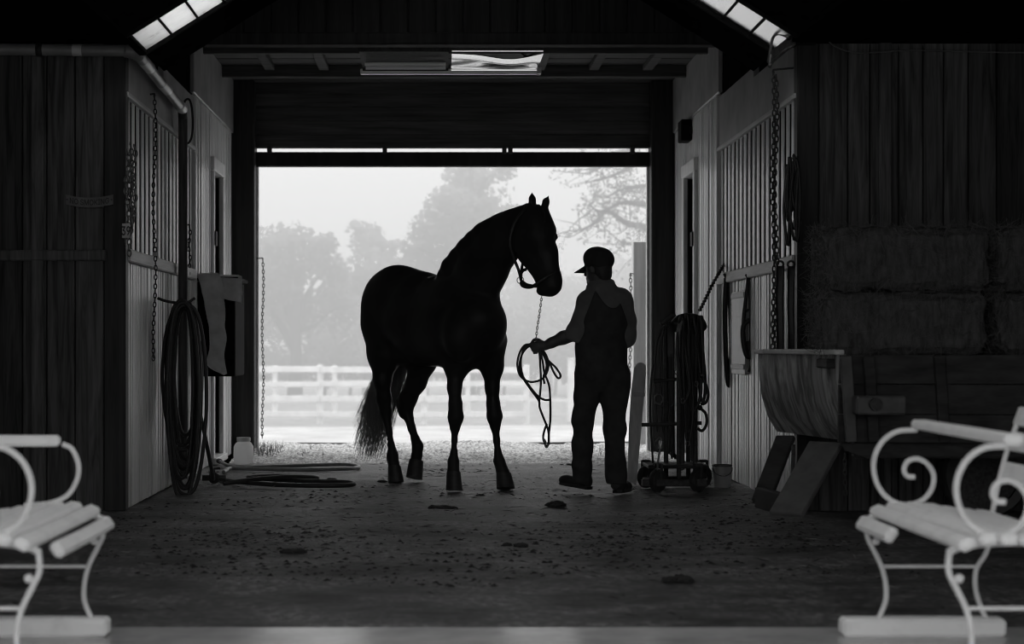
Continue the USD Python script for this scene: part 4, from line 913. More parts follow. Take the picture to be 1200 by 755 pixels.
# leaning board behind the person
lb = wthing('leaning_board', 'tall grey board with a rounded top leaning beside the tack rack', 'board', base(742, 0, 14.4))
pts = [(735, 566.5), (737, 500), (739.5, 460), (743, 432), (747, 425.5), (752, 424.5), (757, 428), (757, 440), (754, 465), (750, 505), (746, 566.5)]
fr_, bk_ = np.array([P(x, y, 14.35 + (566 - y) * .0016) for x, y in pts]), np.array([P(x, y, 14.39 + (566 - y) * .0016) for x, y in pts])
wobj('board', hull(fr_, bk_), 'plank_grey', lb); wobj('batten', plank((fr_[2] + fr_[8]) / 2 + [-.03, -.012, 0], (fr_[2] + fr_[8]) / 2 + [.06, -.012, .0], .03, .02, [0, -1, 0]), 'plank_grey', lb)

# tack rack on casters
RK = 13.75; rk = wthing('tack_rack', 'dark wheeled rack of upright poles loaded with harness by the right wall', 'rack', base(788, 0, RK))
w = lambda x, y, d=0.: P(x, y, RK + d)
for x, yt, d in ((780, 386, .1), (795, 384, -.12), (814, 376, .05), (806, 384, .2)): wobj('pole', tube([w(x, yt, d), w(x + .6, 566, d)], .017, 10), 'rust', rk, smooth=True)
wobj('top_pad', tube(spline([w(790, 384, -.1), w(797, 376, -.05), w(808, 374, 0), w(818, 377, .05), w(822, 384, .1)], 5), .045, 12), 'leather', rk, smooth=True)
wobj('top_peak', tube(spline([w(774, 380, .1), w(783, 373, .1), w(788, 370, .1), w(793, 376, .1)], 4), .02, 8), 'rust', rk, smooth=True)
wobj('base_frame', cat(plank(w(752, 566, -.22), w(828, 566, -.22), .05, .05), plank(w(752, 562, .25), w(828, 562, .25), .05, .05), plank(w(757, 566, -.24), w(757, 562, .27), .05, .05), plank(w(825, 566, -.24), w(825, 562, .27), .05, .05)), 'rust', rk)
wobj('deck', cbox(w(756, 0)[0], w(826, 0)[0], RK - .2, RK + .22, .17, .195, .005), 'dark_wood', rk)
wobj('cross_bar', tube([w(752, 498, .05), w(822, 496, .05)], .014, 8), 'rust', rk, smooth=True)
wobj('cross_bar', tube([w(766, 447, .05), w(822, 442, .05)], .012, 8), 'rust', rk, smooth=True)
for x, d in ((757, .2), (771, -.2), (818, -.2), (824, .22)):
    cs = part('caster', rk); c = np.array([w(x, 0, d)[0], RK + d, .085]); hz = np.array([.7, -.7, 0])
    T = trimesh.geometry.align_vectors([0, 0, 1], unit(hz)); wh_ = lathe([(0, -.024), (.02, -.026), (.06, -.02), (.078, -.022), (.084, -.012), (.084, .012), (.078, .022), (.06, .02), (.02, .026), (0, .024)], 24); wh_.apply_transform(T)
    wobj('wheel', moved(wh_, c), 'rubber', cs, smooth=35); wobj('hub', moved(lathe([(0, -.03), (.016, -.03), (.02, -.026), (.02, .026), (.016, .03), (0, .03)], 14).apply_transform(T), c), 'dull_steel', cs, smooth=35)
    wobj('fork', cat(plank(c + unit(hz) * .034, c + unit(hz) * .034 + UP * .12, .03, .006, hz), plank(c - unit(hz) * .034, c - unit(hz) * .034 + UP * .12, .03, .006, hz), moved(trimesh.creation.cylinder(.03, .02, sections=14), c + UP * .115)), 'rust', cs)
for i, (x0, y0, x1, y1, bulge) in enumerate(((797, 380, 800, 470, 10), (803, 378, 806, 520, 8), (810, 378, 812, 480, 12), (818, 380, 816, 450, 9), (820, 380, 822, 470, 6))):
    t = wthing('rein', ['long dark rein looped over the left end of the rack pad', 'longest dark rein hanging to the base of the rack', 'dark rein bulging wide at the right of the rack', 'short dark rein near the right pole of the rack', 'dark rein hanging outermost at the right of the rack'][i], 'rein', w(x0, y0, -.1)); d = -.14 + .03 * i
    wobj('strap', tube(spline([w(x0, y0 - 6, d), w(x0 - 3, y0 + 20, d - .05), w(x0 - 2, (y0 + y1) / 2, d - .05), w(x1, y1, d - .03), w(x1 + bulge * .8, (y0 + y1) / 2 + 30, d - .02), w(x0 + bulge * .6, y0 + 30, d), w(x0 + 3, y0 - 5, d)], 5, closed=True), .012, 7, closed=True), 'leather', t, smooth=True)
    wobj('buckle', tube([w(x1 + 2.2 * math.cos(q), y1 + 3 * math.sin(q), d - .04) for q in np.linspace(0, 2 * np.pi, 10, endpoint=False)], .004, 5, closed=True), 'dull_steel', t, smooth=True)
for i, (x, yb, lab) in enumerate(((799, 545, 'long thick dark harness strap in the middle of the rack'), (806, 500, 'thick dark harness strap right of the middle of the rack'), (813, 540, 'thick dark harness strap near the right pole of the rack'), (786, 470, 'thick dark harness strap left of the middle of the rack'), (819, 430, 'thick short harness strap at the right edge of the rack'))):
    t = wthing('harness_strap', lab, 'harness', w(x, 380, .02)); d = .0 + .03 * i
    wobj('strap', sheet([w(x - 5, 377, d), w(x - 5.5, 410, d - .02), w(x - 5, (380 + yb) / 2, d - .02), w(x - 3.5, yb, d)], [w(x + 4, 377, d), w(x + 4.5, 410, d - .03), w(x + 4, (380 + yb) / 2, d - .02), w(x + 3, yb + 3, d)], 5, 5, .016, .008, seed=i), 'leather', t, smooth=True); wobj('buckle', tube([w(x + 3 * math.cos(q), yb + 2 + 4 * math.sin(q), d) for q in np.linspace(0, 2 * np.pi, 12, endpoint=False)], .005, 5, closed=True), 'dull_steel', t, smooth=True)
t = wthing('girth', 'pale grey padded strap draped over the front of the rack pad', 'strap', w(795, 376, -.15)); wobj('strap', sheet([w(803, 372.5, .0), w(797, 374, -.1), w(794, 382, -.16), w(792, 400, -.18), w(791, 432, -.18)], [w(809, 372, .0), w(803, 373, -.1), w(799, 381, -.17), w(797, 400, -.19), w(796, 433, -.19)], 5, 5, .014, .003), 'pale_strap', t, smooth=True); wobj('ring', tube([w(793.5 + 3 * math.cos(q), 436 + 3 * math.sin(q), -.18) for q in np.linspace(0, 2 * np.pi, 12, endpoint=False)], .004, 5, closed=True), 'dull_steel', t)
for i, (pts, lab) in enumerate((([(822, 440), (827, 450), (830, 463), (827, 472), (821, 474)], 'loop of rope sticking out at the right of the rack, the upper of two'), ([(820, 478), (827, 485), (828, 497), (823, 505), (817, 502)], 'loop of rope sticking out at the right of the rack, the lower of two'))):
    t = wthing('rope_loop', lab, 'rope', w(820, 450, -.1)); wobj('rope', tube(spline([w(*p, -.1) for p in pts], 6), .011, 7), 'leather', t, smooth=True); wobj('knot', trimesh.creation.icosphere(2, .02).apply_translation(w(*pts[0], -.1)), 'leather', t, smooth=True)
for i, (x, y0, y1, lab) in enumerate(((769, 395, 498, 'thin cord hanging at the far left of the rack'), (776, 384, 500, 'thin cord hanging inside the left pole of the rack'), (786, 384, 530, 'thin cord hanging in the middle of the rack'), (764, 425, 540, 'thin cord hanging nearest the leaning board'))):
    t = wthing('cord', lab, 'cord', w(x, y0, .1)); wobj('cord', tube(spline([w(x + 4, y0 - 2, .1), w(x, y0 + 12, .08), w(x - 2, (y0 + y1) / 2, .08), w(x + 1, y1, .08)], 5), .008, 6), 'leather', t, smooth=True); wobj('tassel', tube([w(x + 1, y1, .08), w(x + 1.5, y1 + 8, .08)], [.013, .006], 6), 'leather', t, smooth=True)
t = wthing('steel_handle', 'bent pale steel rod standing at the foot of the rack', 'rod', w(772, 540, -.3)); wobj('rod', tube(spline([w(770, 551, -.28), w(772, 535, -.28), w(775, 517, -.28), w(772, 513, -.28), (w(768, 518, -.28))], 5), .008, 7), 'dull_steel', t, smooth=True); wobj('grip', tube([w(773.6, 526, -.28), w(775, 517, -.28)], .014, 8), 'steel', t, smooth=True)
sp = wthing('stirrup', 'small round bit hanging at mid height on the left of the rack', 'bit', w(772, 470, -.1)); wobj('ring', tube([w(772 + 5 * math.cos(q), 468 + 6 * math.sin(q), -.05) for q in np.linspace(0, 2 * np.pi, 16, endpoint=False)], .006, 6, closed=True), 'dull_steel', sp, smooth=True); wobj('mouthpiece', tube([w(767, 472, -.05), w(777, 476, -.05)], .008, 7), 'dull_steel', sp, smooth=True)
# pail by the wall
pl = wthing('pail', 'pale dented pail standing against the right wall behind the rack', 'pail', base(846, 0, 14.0))
obj('shell', lathe([(0, .0), (.055, .0), (.062, .01), (.072, .15), (.074, .165), (.07, .165), (.064, .03), (0, .02)], 24), 'panel', pl, smooth=40)
obj('rim', moved(lathe([(.070, 0), (.077, .004), (.077, .012), (.07, .014)], 24), [0, 0, .157]), 'dull_steel', pl, smooth=True); obj('handle', tube([(.074 * math.cos(q), -.05 * math.sin(q) - .02, .15 - .06 * math.sin(q)) for q in np.linspace(0, np.pi, 12)], .004, 6), 'dull_steel', pl, smooth=True)

# hay cart
cty = 10.6; ctz = 1.01
ca = wthing('hay_cart', 'old wooden cart with a curved pale front panel, parked at the right under hay', 'cart', (2.9, 10.8, 0))
A, B, C_ = P(889, 415, 11.9), P(984, 424, 10.55), P(1260, 432, 10.45)   # top edge: far front, near corner, along the side
def prism(top, drop, inset, nrm, t=.05):
    """A curved board wall hanging from the polyline top."""
    rows = []
    for z, i_ in zip(drop, inset): rows.append(np.asarray(top) + nrm * i_ - UP * z)
    v = np.array(rows); a, b = v.shape[:2]; vv = np.vstack([v.reshape(-1, 3), (v + nrm * t).reshape(-1, 3)]); i = (np.arange(a - 1)[:, None] * b + np.arange(b - 1)).ravel(); N = a * b
    f = np.vstack([np.stack([i, i + b, i + b + 1], 1), np.stack([i, i + b + 1, i + 1], 1)])
    ed = [(j, j + 1) for j in range(b - 1)] + [((j + 1) * b - 1, (j + 2) * b - 1) for j in range(a - 1)] + [(a * b - 1 - j, a * b - 2 - j) for j in range(b - 1)] + [((a - 1 - j) * b, (a - 2 - j) * b) for j in range(a - 1)]
    sd = [x for p, q in ed for x in ([p, q, q + N], [p, q + N, p + N])]
    m = trimesh.Trimesh(vv, np.vstack([f[:, ::-1], f + N, sd]), process=False); trimesh.repair.fix_normals(m); return m
nf_ = unit([.82, .57, 0])
topf = [A + (B - A) * k / 8 for k in range(9)]; topf = [p * [1, 1, 0] + UP * ctz for p in topf]
wobj('front_panel', prism(topf, [0, .14, .28, .40, .50], [0, .005, .03, .08, .16], nf_), 'cart_panel', ca, smooth=30, label='pale worn front panel')
wobj('panel_cap', cat(*[plank(topf[k] + UP * .012, topf[k + 1] + UP * .012, .07, .03, UP, .006) for k in (0, 2, 4, 6)], plank(topf[0] + UP * .012, topf[-1] + UP * .012, .06, .028, UP, .006)), 'sill_wood', ca)
nb_ = np.array([0, 1.0, 0])
tops = [np.array([x, 10.55 - .02 * k, ctz - .005]) for k, x in enumerate(np.linspace(B[0], 4.2, 9))]
for k, (d0, d1) in enumerate(((0, .16), (.165, .33), (.335, .49))):
    wobj('side_board', prism([p - UP * d0 for p in tops], [0, d1 - d0], [0.01 * k, .01 * k + .006], nb_, .035), 'cart_wood', ca)
for x in (B[0] + .02, P(1017, 0, 10.5)[0], P(1100, 0, 10.5)[0]):
    wobj('stake', plank([x, 10.49, ctz - .01], [x + .04, 10.53, .52], .06, .04, [0, -1, 0]), 'brace_wood' if x < B[0] + .1 else 'cart_wood', ca)
mb = wobj('mount_block', cbox(P(1002, 0, 10.4)[0], P(1060, 0, 10.4)[0], 10.36, 10.48, zpx(486, 10.4), zpx(464, 10.4), .01), 'brace_wood', ca)
wobj('bolt', moved(trimesh.creation.cylinder(.035, .05, sections=20, transform=trimesh.transformations.rotation_matrix(np.pi / 2, [1, 0, 0])), P(1026, 474, 10.35)), 'rust', mb, smooth=40)
wobj('cart_bed', hull(np.array([topf[0] - UP * .44 + nf_ * .15, topf[-1] - UP * .44 + nf_ * .15, [4.2, 10.6, .56], [4.2, 11.8, .56]]), np.array([topf[0] - UP * .49 + nf_ * .18, topf[-1] - UP * .49 + nf_ * .18, [4.2, 10.6, .51], [4.2, 11.8, .51]])), 'cart_wood', ca)
wobj('chassis_beam', cbox(B[0] + .1, 4.2, 10.62, 10.72, .42, .52, .012), 'cart_wood', ca)
wobj('gusset', hull(*[np.array([P(x, y, 10.6), P(x, y, 10.68)]) for x, y in ((985, 520), (1045, 520), (1024, 540), (990, 528))]), 'cart_wood', ca)
lw = lambda a, b, wd, d=0: plank(a, b, wd, .035, unit([-.55, -.75, .35]), .006)
Lg = wobj('prop_leg', lw(P(968, 520, 10.75), P(921, 604, 10.35), .2), 'brace_wood', ca, label='slanted prop board, near one')
wobj('prop_leg', lw(P(921, 512, 11.25), P(892, 588, 10.95), .12), 'cart_wood', ca)
wobj('prop_foot', plank(P(889, 583, 10.95), P(922, 592, 10.5), .05, .12, UP, .006), 'cart_wood', ca)
wobj('prop_rod', tube([P(930, 522, 10.9), P(928, 583, 10.7)], .012, 7), 'rust', ca)
for x, d in ((2.85, 11.5), (4.3, 11.5)):
    c = np.array([x + .5, d, .27]); T = trimesh.transformations.rotation_matrix(np.pi / 2, [1, 0, 0])
    wl2 = part('wheel', ca); wobj('tyre', moved(lathe([(.2, -.05), (.25, -.055), (.27, -.03), (.27, .03), (.25, .055), (.2, .05)], 28).apply_transform(T), c), 'rubber', wl2, smooth=40); wobj('disc', moved(lathe([(0, -.04), (.06, -.04), (.2, -.02), (.2, .02), (.06, .04), (0, .04)], 28).apply_transform(T), c), 'rust', wl2, smooth=40)
wobj('hanging_chain', chain([P(990, 532, 10.6), P(990, 560, 10.6), P(991, 580, 10.6)], .03, .004, .01), 'rust', ca, smooth=True)
# hay bales
bale_labels = ['lower hay bale at the left end of the cart', 'lower hay bale at the right end of the cart', 'upper hay bale at the left end of the cart, set back', 'upper hay bale at the right end of the cart, set back']
def bale(seed, L=.93, W_=.5, H=.36):
    m = cbox(-L / 2, L / 2, -W_ / 2, W_ / 2, 0, H, .05)
    for _ in range(4): m = m.subdivide()
    v = np.array(m.vertices); n = m.vertex_normals
    a = meshkit.fbm(v * [34, 20, 10] + seed * 9, 4, seed); m.vertices = v + n * ((a - .5) * .07)[:, None]; return m
def straw_bits(seed, L, W_, H, n):
    r = np.random.default_rng(seed); out = []
    for _ in range(n):
        face = r.integers(3); p = r.uniform(-.5, .5, 3) * [L, W_, H] + [0, 0, H / 2]
        if face == 0: p[1] = -W_ / 2
        elif face == 1: p[2] = H
        else: p[0] = -L / 2
        d = unit(r.normal(size=3) * [1, .5, 1] + [0, -.25, .1]); l = r.uniform(.05, .16)
        a, b = p - d * l * .4, p + d * l * .6; s = unit(np.cross(d, r.normal(size=3))) * .0011
        out.append(hull(np.array([a - s, a + s, a + np.cross(s, d)]), np.array([b - s, b + s, b + np.cross(s, d)])))
    return cat(out)
hx0 = P(962, 0, 10.75)[0]
for k, (x, y, z) in enumerate(((hx0 + .47, 10.92, 1.0), (hx0 + 1.47, 10.94, 1.0), (hx0 + .50, 10.98, 1.375), (hx0 + 1.50, 10.98, 1.375))):
    t = wthing('hay_bale', bale_labels[k], 'hay bale', (x, y, z), rz=(-.03, .02, .05, -.02)[k])
    obj('bale', bale(k + 1), 'hay', t, smooth=True); obj('loose_straw', straw_bits(k + 20, .95, .52, .37, 700), 'hay_stalk', t, kind='stuff', label='straw stalks sticking out')
    for dx in (-.2, .2): obj('twine', tube([(dx, .262 * math.cos(q) / max(abs(math.cos(q)), abs(math.sin(q))), .18 + .192 * math.sin(q) / max(abs(math.cos(q)), abs(math.sin(q)))) for q in np.linspace(0, 2 * np.pi, 24, endpoint=False)], .003, 5, closed=True), 'hay', t)
# the hay rests on boards across the cart
wobj('hay_deck', cbox(2.2, 4.3, 10.62, 11.3, .93, .985, .006), 'cart_wood', ca)

# ------------------------------------------------------------------ strip lamp over the aisle
FX = 13.8; ZP = 3.085
w = lambda x, y, d=0.: P(x, y, FX + d)
xa_, xb_ = w(422, 0)[0], w(633, 0)[0]
fx = wthing('strip_lamp', 'unlit strip lamp with wide shiny reflector pans hung under the ceiling', 'lamp', ((xa_ + xb_) / 2, FX, ZP))
wobj('housing', cbox(xa_, xb_, FX - .02, FX + .05, zpx(87, FX), zpx(81, FX), .006), 'enamel', fx)
def pan(x0, x1, y0, y1, zf, t=.004):
    a = grid(np.linspace(x0, x1, 40), np.linspace(y0, y1, 30), zf); b = a.copy(); b.apply_translation([0, 0, t]); a.invert()
    rim = [box(x0, x1, y0 - .004, y0 + .004, ZP - .0, ZP + .03), box(x0, x1, y1 - .004, y1 + .004, ZP - .01, ZP + .03)]
    return cat(a, b, rim)
xm_ = w(527, 0)[0]
wobj('reflector', pan(xm_ + .01, w(629, 0)[0], FX - .86, FX - .03, lambda X, Y: ZP + .05 * np.tanh((Y - (FX - .27)) / .22) * np.exp(-((X - (xm_ + .42)) / .2) ** 2) + .014 * np.tanh((Y - (FX - .55)) / .07) * np.exp(-((X - xm_ - .08) / .25) ** 2)), 'reflector', fx, smooth=True)
wobj('reflector', pan(xa_ + .02, xm_ - .01, FX - .86, FX - .03, lambda X, Y: ZP + .01 + .035 * (FX - Y)), 'rust', fx, smooth=True)
for dx in (.12, .3): wobj('lamp_tube', tube([(xa_ + .05, FX - dx - .1, ZP - .015), (xm_ - .03, FX - dx - .1, ZP - .015)], .014, 12), 'lamp_glass', fx, smooth=True)
wobj('end_cap', cbox(w(629, 0)[0], w(634, 0)[0], FX - .05, FX + .06, zpx(87, FX), zpx(79.5, FX), .004), 'pvc_white', fx)
for x in (440, 615): wobj('hanger', chain([w(x, 81), [w(x, 81)[0], FX, CE - .02]], .03, .003, .008), 'rust', fx, smooth=True)
wobj('flex', tube(spline([w(610, 62, -.7), w(618, 66, -.75), w(628, 62, -.75), w(633, 68, -.4), w(632, 80)], 5), .006, 6), 'rubber', fx, smooth=True)
wb = wthing('wall_lamp_box', 'small dark box high on the right wall above the doorway frame', 'box', (XR, P(809, 0, 17.2)[1], 2.95)); yq = XR * F / (809 - CX)
wobj('case', cbox(XR - .1, XR, yq - .12, yq + .12, zpx(166, 17.2), zpx(141, 17.2), .008), 'black_paint', wb); wobj('bracket', cbox(XR - .02, XR + .01, yq - .15, yq + .15, zpx(158, 17.2), zpx(150, 17.2), .004), 'rust', wb)

# ------------------------------------------------------------------ ground litter
def lump(seed, r, flat=.45):
    m = trimesh.creation.icosphere(3, 1.0); v = np.array(m.vertices); v *= (1 + (meshkit.fbm(v * 2.2 + seed * 5, 3, seed)[:, None] - .5) * .9); v *= [r, r * .8, r * flat]; v[:, 2] = np.maximum(v[:, 2], -r * .12); m.vertices = v; return m
def gp(px, py): Y = F * EYE / (py - CY); return np.array([(px - CX) * Y / F, Y, -.004])
for i, (px, py, r, lab) in enumerate(((657, 593, .09, 'dark dung heap on the floor right in front of the person'), (793, 680, .06, 'dark clod of dung on the near floor at the right'), (603, 640, .05, 'dark clod on the floor below the gap between horse and person'), (444, 564.5, .04, 'small clod lying left of the standing hind hoof'), (386, 562, .035, 'small clod at the end of the dark hose loop'), (562, 581, .035, 'small clod between the front hooves'), (520, 596, .06, 'flat dark clod on the floor in front of the near front hoof'), (345, 648, .055, 'dark clod on the near floor at the left'))):
    t = wthing('dung_clump', lab, 'dung', gp(px, py)); n = 5 if r > .05 else 3
    obj('clump', cat(*[moved(lump(i * 7 + q, r * rng.uniform(.5, .8)), [rng.uniform(-1, 1) * r, rng.uniform(-.7, .7) * r, r * .1]) for q in range(n)]), 'dung', t, smooth=True)
scr = []
r_ = np.random.default_rng(11)
for k in range(3000):
    Y = 7.2 + 9.4 * r_.uniform() ** 1.15; X = r_.uniform(-1.95, 2.25)
    if meshkit.noise(np.array([[X * 1.3, Y * 1.1, 3.3]]), 4)[0] + .25 * math.exp(-((Y - 10.2) / 1.0) ** 2) < r_.uniform(.3, .85): continue
    l = r_.uniform(.02, .11); a = r_.uniform(0, np.pi); d = np.array([math.cos(a), math.sin(a), r_.uniform(-.05, .12)]) * l / 2; c = np.array([X, Y, .009 + r_.uniform(0, .01)]); s = np.array([-d[1], d[0], 0]) / l * r_.uniform(.0012, .003)
    scr.append((c - d - s, c - d + s, c + d + s, c + d - s, c + UP * .004))
sv = np.array(scr).reshape(-1, 3); i = np.arange(len(scr))[:, None] * 5
half = len(scr) * 2 // 3
F4 = lambda i: np.vstack([i + q for q in ([0, 1, 4], [1, 2, 4], [2, 3, 4], [3, 0, 4], [0, 2, 1], [0, 3, 2])])
obj('straw_litter', trimesh.Trimesh(sv, F4(i[:half]), process=False), 'dung', kind='stuff', label='dark chaff and dung crumbs strewn over the aisle floor', cat='chaff')
obj('straw_litter', trimesh.Trimesh(sv, F4(i[half:]), process=False), 'straw', kind='stuff', label='pale straw stalks strewn over the aisle floor', cat='straw')
cv = []
for k in range(9000):
    Y = 8.2 + 8.0 * r_.uniform() ** 1.5; X = r_.uniform(-1.95, 2.25); q = meshkit.noise(np.array([[X * 1.1, Y * 1.6, 7.7]]), 5)[0] + .35 * math.exp(-((Y - 10.3) / 1.1) ** 2)
    if q < r_.uniform(.45, 1.0): continue
    h = .003 + .013 * r_.uniform() ** 3; c = np.array([X, Y, .004]); a = r_.uniform(0, np.pi)
    for sx, sy, sz in ((1, 0, .1), (0, 1, .1), (-1, 0, .1), (0, -1, .1), (0, 0, .8)): cv.append(c + np.array([(sx * math.cos(a) - sy * math.sin(a)) * 1.5, sx * math.sin(a) + sy * math.cos(a), sz]) * h)
ci = np.arange(len(cv) // 5)[:, None] * 5
obj('dirt_crumbs', trimesh.Trimesh(np.array(cv), np.vstack([ci + q for q in ([0, 1, 4], [1, 2, 4], [2, 3, 4], [3, 0, 4])]), process=False), 'dung', kind='stuff', label='dark crumbs of dirt and dung scattered over the aisle floor', cat='dirt')
gr = []
for px, n_, sp in ((312, 150, 16), (330, 60, 14), (366, 60, 12), (706, 50, 20)):
    for _ in range(n_):
        X, Y = (px + r_.normal() * sp * .5 - CX) * 18.5 / F, 17.7 + r_.uniform(0, 1.3); h_ = r_.uniform(.03, .1) * (1.4 if px == 312 else 1); l = r_.normal(size=2) * .03; b0 = np.array([X, Y, -.02])
        gr.append(hull(b0 + np.array([[-.004, 0, 0], [.004, 0, 0], [0, .004, 0]]), (b0 + np.array([l[0], l[1], h_]))[None] + np.array([[-.001, 0, 0], [.001, 0, 0], [0, .001, 0]])))
obj('grass_tuft', cat(gr), 'grass', kind='stuff', label='short grass growing along the doorway threshold', cat='grass')

# ------------------------------------------------------------------ outside: posts, fences, trees, haze
gp_ = wthing('gate_post', 'weathered pale square post standing outside the right of the doorway', 'post', (P(749, 0, 19.6)[0], 19.6, -.1))
wobj('post', cbox(P(741, 0, 19.6)[0], P(757, 0, 19.6)[0], 19.52, 19.68, -.3, zpx(283, 19.6), .01), 'post_grey', gp_); wobj('staple', tube([P(738, 323, 19.5), P(738.5, 321, 19.42), P(740, 323, 19.5)], .006, 6), 'rust', gp_)
def fence(Y, x0, x1, zt, posts, rails, lab, wpost=.13, dz=0, skew=0.0):
    xm = (x0 + x1) / 2; t = wthing('rail_fence', lab, 'fence', (P(xm, 0, Y)[0], Y, zpx(497, Y)))
    for i, px in enumerate(posts):
        yy = Y + skew * (px - xm); c = P(px, 0, yy)[0]; zg = gz(c, yy) - .2; wobj('post', cbox(c - wpost / 2, c + wpost / 2, yy - wpost / 2, yy + wpost / 2, zg, zpx(zt - 1, Y), .012), 'fence_white', t)
    for a, b in zip(posts[:-1], posts[1:]):
        for r0, r1 in rails:
            ya, yb = Y + skew * (a - xm) - .085, Y + skew * (b - xm) - .085; z = (zpx(r0, Y) + zpx(r1, Y)) / 2 + rng.uniform(-.01, .01)
            wobj('rail', plank([P(a, 0, ya)[0] + .01, ya, z], [P(b, 0, yb)[0] - .01, yb, z + rng.uniform(-.015, .015)], .035, abs(zpx(r0, Y) - zpx(r1, Y)), UP, .006), 'fence_white', t)
    return t
RL = ((429.5, 436.5), (446.5, 453), (463.5, 470.5), (482, 488.5))
fence(43.0, 250, 560, 428.5, [255, 375, 497, 617], RL, 'white four-rail board fence across the paddock, the nearer one')
fence(49.0, 250, 520, 429.5, [205, 322, 392, 470, 548], ((430.5, 436.5), (449, 454), (466.5, 472), (484, 489)), 'white board fence just behind the nearer one', .13)
fence(58.0, 560, 760, 466, [548, 590, 632, 674, 716, 758], ((467, 471), (477, 481), (487, 491)), 'low pale rail fence far off at the right of the paddock', .12)
wp = wthing('white_post', 'tall white post standing in the paddock just left of the person', 'post', (P(669, 0, 45)[0], 45, gz(3, 45))); wobj('post', cbox(P(665.5, 0, 45)[0], P(673, 0, 45)[0], 44.93, 45.07, -1.1, zpx(421, 45), .015), 'fence_white', wp); wobj('post_cap', cbox(P(664.8, 0, 45)[0], P(673.7, 0, 45)[0], 44.91, 45.09, zpx(421, 45), zpx(419.6, 45), .015), 'fence_white', wp)
def leaves(blobs, Y, dY, n_per, size, seed):
    r = np.random.default_rng(seed); pos = []
    for px, py, rp in blobs:
        s = Y / F; n = int(n_per * (rp / 22.0) ** 2); d = r.normal(size=(n, 3)); d /= np.linalg.norm(d, axis=1, keepdims=True); u = r.uniform(.05, 1.5, n) ** .5; rad = rp * s * u[:, None]
        c = P(px, py, Y) + [0, r.uniform(-1, 1) * dY, 0]; q = c + d * rad * [1, .9, .9]
        cl = meshkit.noise(q * .9, seed); pos.append(q[cl > r.uniform(.15, .45, n) + .5 * np.maximum(u - .75, 0)])
    p = np.vstack(pos); n = len(p); a = r.normal(size=(n, 3)); a /= np.linalg.norm(a, axis=1, keepdims=True); b = np.cross(a, r.normal(size=(n, 3))); b /= np.linalg.norm(b, axis=1, keepdims=True); sz = size * r.uniform(.6, 1.3, (n, 1)); nn = np.cross(a, b)
    v = np.stack([p - a * sz, p - b * sz * .55 + nn * sz * .15, p + a * sz, p + b * sz * .55 + nn * sz * .15], 1).reshape(-1, 3); i = np.arange(n)[:, None] * 4
    return trimesh.Trimesh(v, np.vstack([i + [0, 1, 2], i + [0, 2, 3]]), process=False)
def tree(lab, Y, blobs, trunk, m, seed, n_per=420, size=.14, dY=1.5, boughs=True):
    x = P(trunk[0], 0, Y)[0]; zg = gz(x, Y); t = wthing('tree', lab, 'tree', (x, Y, zg))
    top = P(trunk[0] + trunk[3], trunk[1], Y); wobj('trunk', tube(spline([[x, Y, zg - .2], [x + .05, Y, zg + (top[2] - zg) * .4], top], 5), np.linspace(trunk[2], trunk[2] * .35, 11), 9), 'bark', t, smooth=True)
    if boughs: wobj('boughs', cat(*[tube(spline([[x, Y, zg + (top[2] - zg) * rng.uniform(.35, .8)], P((px + trunk[0]) / 2, py + rp * .6, Y), P(px, py, Y)], 4), np.linspace(trunk[2] * .4, .02, 9), 6) for px, py, rp in blobs]), 'bark', t, smooth=True)
    wobj('foliage', leaves(blobs, Y, dY, n_per, size, seed), m, t, kind='stuff')
tree('broad hazy tree filling the left side of the doorway', 66, [(318, 290, 26), (345, 287, 24), (372, 292, 22), (300, 310, 28), (335, 320, 32), (375, 325, 30), (310, 355, 34), (352, 360, 36), (392, 362, 32), (392, 318, 18), (280, 340, 34), (385, 288, 12)], (345, 330, .3, 4), 'leaf_dark', 1)
tree('hazy tree with two feathery tops right of the broad tree', 70, [(421, 272, 13), (437, 270, 11), (425, 288, 18), (441, 290, 16), (410, 300, 16), (430, 312, 26), (452, 310, 18), (463, 290, 9), (415, 340, 30), (448, 345, 30), (470, 320, 14)], (432, 300, .28, 0), 'leaf_dark', 2)
tree('tall hazy tree rising behind the back of the horse', 64, [(548, 205, 26), (575, 212, 26), (528, 240, 26), (555, 245, 30), (585, 245, 26), (500, 268, 20), (520, 275, 26), (545, 285, 30), (488, 290, 16), (505, 305, 26), (540, 320, 32), (480, 320, 20), (575, 290, 28), (600, 250, 18), (560, 190, 18), (590, 205, 14)], (545, 220, .4, 4), 'leaf_dark', 3)
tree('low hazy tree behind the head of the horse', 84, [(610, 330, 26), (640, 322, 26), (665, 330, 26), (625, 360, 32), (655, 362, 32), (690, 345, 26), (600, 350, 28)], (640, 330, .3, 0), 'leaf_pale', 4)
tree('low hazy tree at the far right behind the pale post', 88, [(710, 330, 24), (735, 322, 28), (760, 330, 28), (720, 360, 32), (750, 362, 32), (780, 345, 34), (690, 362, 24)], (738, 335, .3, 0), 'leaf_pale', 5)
hg = wthing('hedgerow', 'hazy hedge of bushes running behind the white fence', 'hedge', (0, 74, gz(0, 74)))
wobj('foliage', leaves([(x, 398 + 8 * math.sin(x * .07), 32) for x in range(230, 820, 22)] + [(x, 425, 26) for x in range(230, 820, 22)], 74, 1.5, 330, .15, 8), 'leaf_dark', hg, kind='stuff')
wobj('stems', cat(*[tube([[P(x, 0, 74)[0], 74, gz(0, 74) - .2], P(x + 4, 410, 74)], [.08, .02], 6) for x in range(230, 820, 30)]), 'bark', hg)
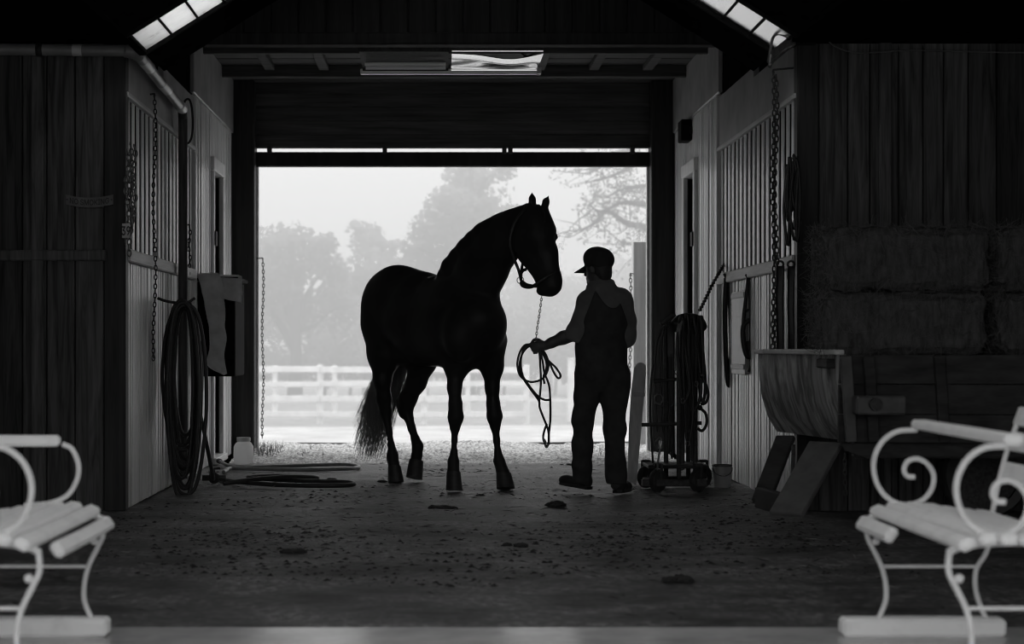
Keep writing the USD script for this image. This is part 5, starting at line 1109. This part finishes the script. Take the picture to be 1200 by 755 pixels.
# the sparse tree at the upper right: bent boughs and twigs with thin leaves
Yt = 48.0; sx = wthing('bare_tree', 'sparse tree with bent bare boughs reaching in at the upper right', 'tree', (P(800, 0, Yt)[0], Yt, gz(0, Yt)))
trunk_ = spline([[P(806, 0, Yt)[0], Yt, gz(6, Yt) - .2], P(800, 400, Yt), P(792, 330, Yt), P(790, 270, Yt), P(780, 200, Yt), P(776, 140, Yt)], 5)
wobj('trunk', tube(trunk_, np.linspace(.32, .12, len(trunk_)), 9), 'bark', sx, smooth=True)
br_, ends_ = [], []; rb = np.random.default_rng(31)
def bough(pts, r0):
    s = spline([P(x, y, Yt + d) for x, y, d in pts], 5); br_.append(tube(s, np.linspace(r0, .018, len(s)), 6))
    for k in range(3, len(s), 1):
        for _ in range(1 + k % 2):
            e = s[k] + rb.normal(size=3) * [.45, .5, .4] + [-.12, 0, .05]; m_ = (s[k] + e) / 2 + rb.normal(size=3) * .12; br_.append(tube(spline([s[k], m_, e], 3), np.linspace(.018, .006, 7), 4)); ends_.extend([m_, e])
for pts, r0 in (([(790, 290, 0), (760, 268, .5), (735, 262, .6), (712, 248, .4), (695, 262, 0), (680, 272, -.3)], .12), ([(786, 250, 0), (755, 240, -.5), (728, 238, -.6), (705, 248, -.8), (690, 240, -1)], .1), ([(782, 215, 0), (755, 218, .2), (730, 222, .4), (710, 232, .6)], .09), ([(778, 180, 0), (750, 190, -.4), (720, 205, -.6), (700, 212, -.8)], .08), ([(788, 270, 0), (765, 290, .4), (745, 288, .5), (725, 282, .6)], .07), ([(776, 150, 0), (745, 170, .3), (715, 190, .4), (690, 204, .4)], .07)): bough(pts, r0)
wobj('boughs', cat(br_), 'bark', sx, smooth=True)
lv = leaves([((CX + F * e[0] / e[1]), (CY - F * (e[2] - EYE) / e[1]), 9) for e in ends_], Yt, .8, 50, .05, 12)
wobj('foliage', lv, 'leaf_dark', sx, kind='stuff')
obj('haze', box(-55, 55, 21.0, 92, -3, 9.5), 'haze', kind='stuff', label='pale haze lying over the paddock and trees', cat='haze')
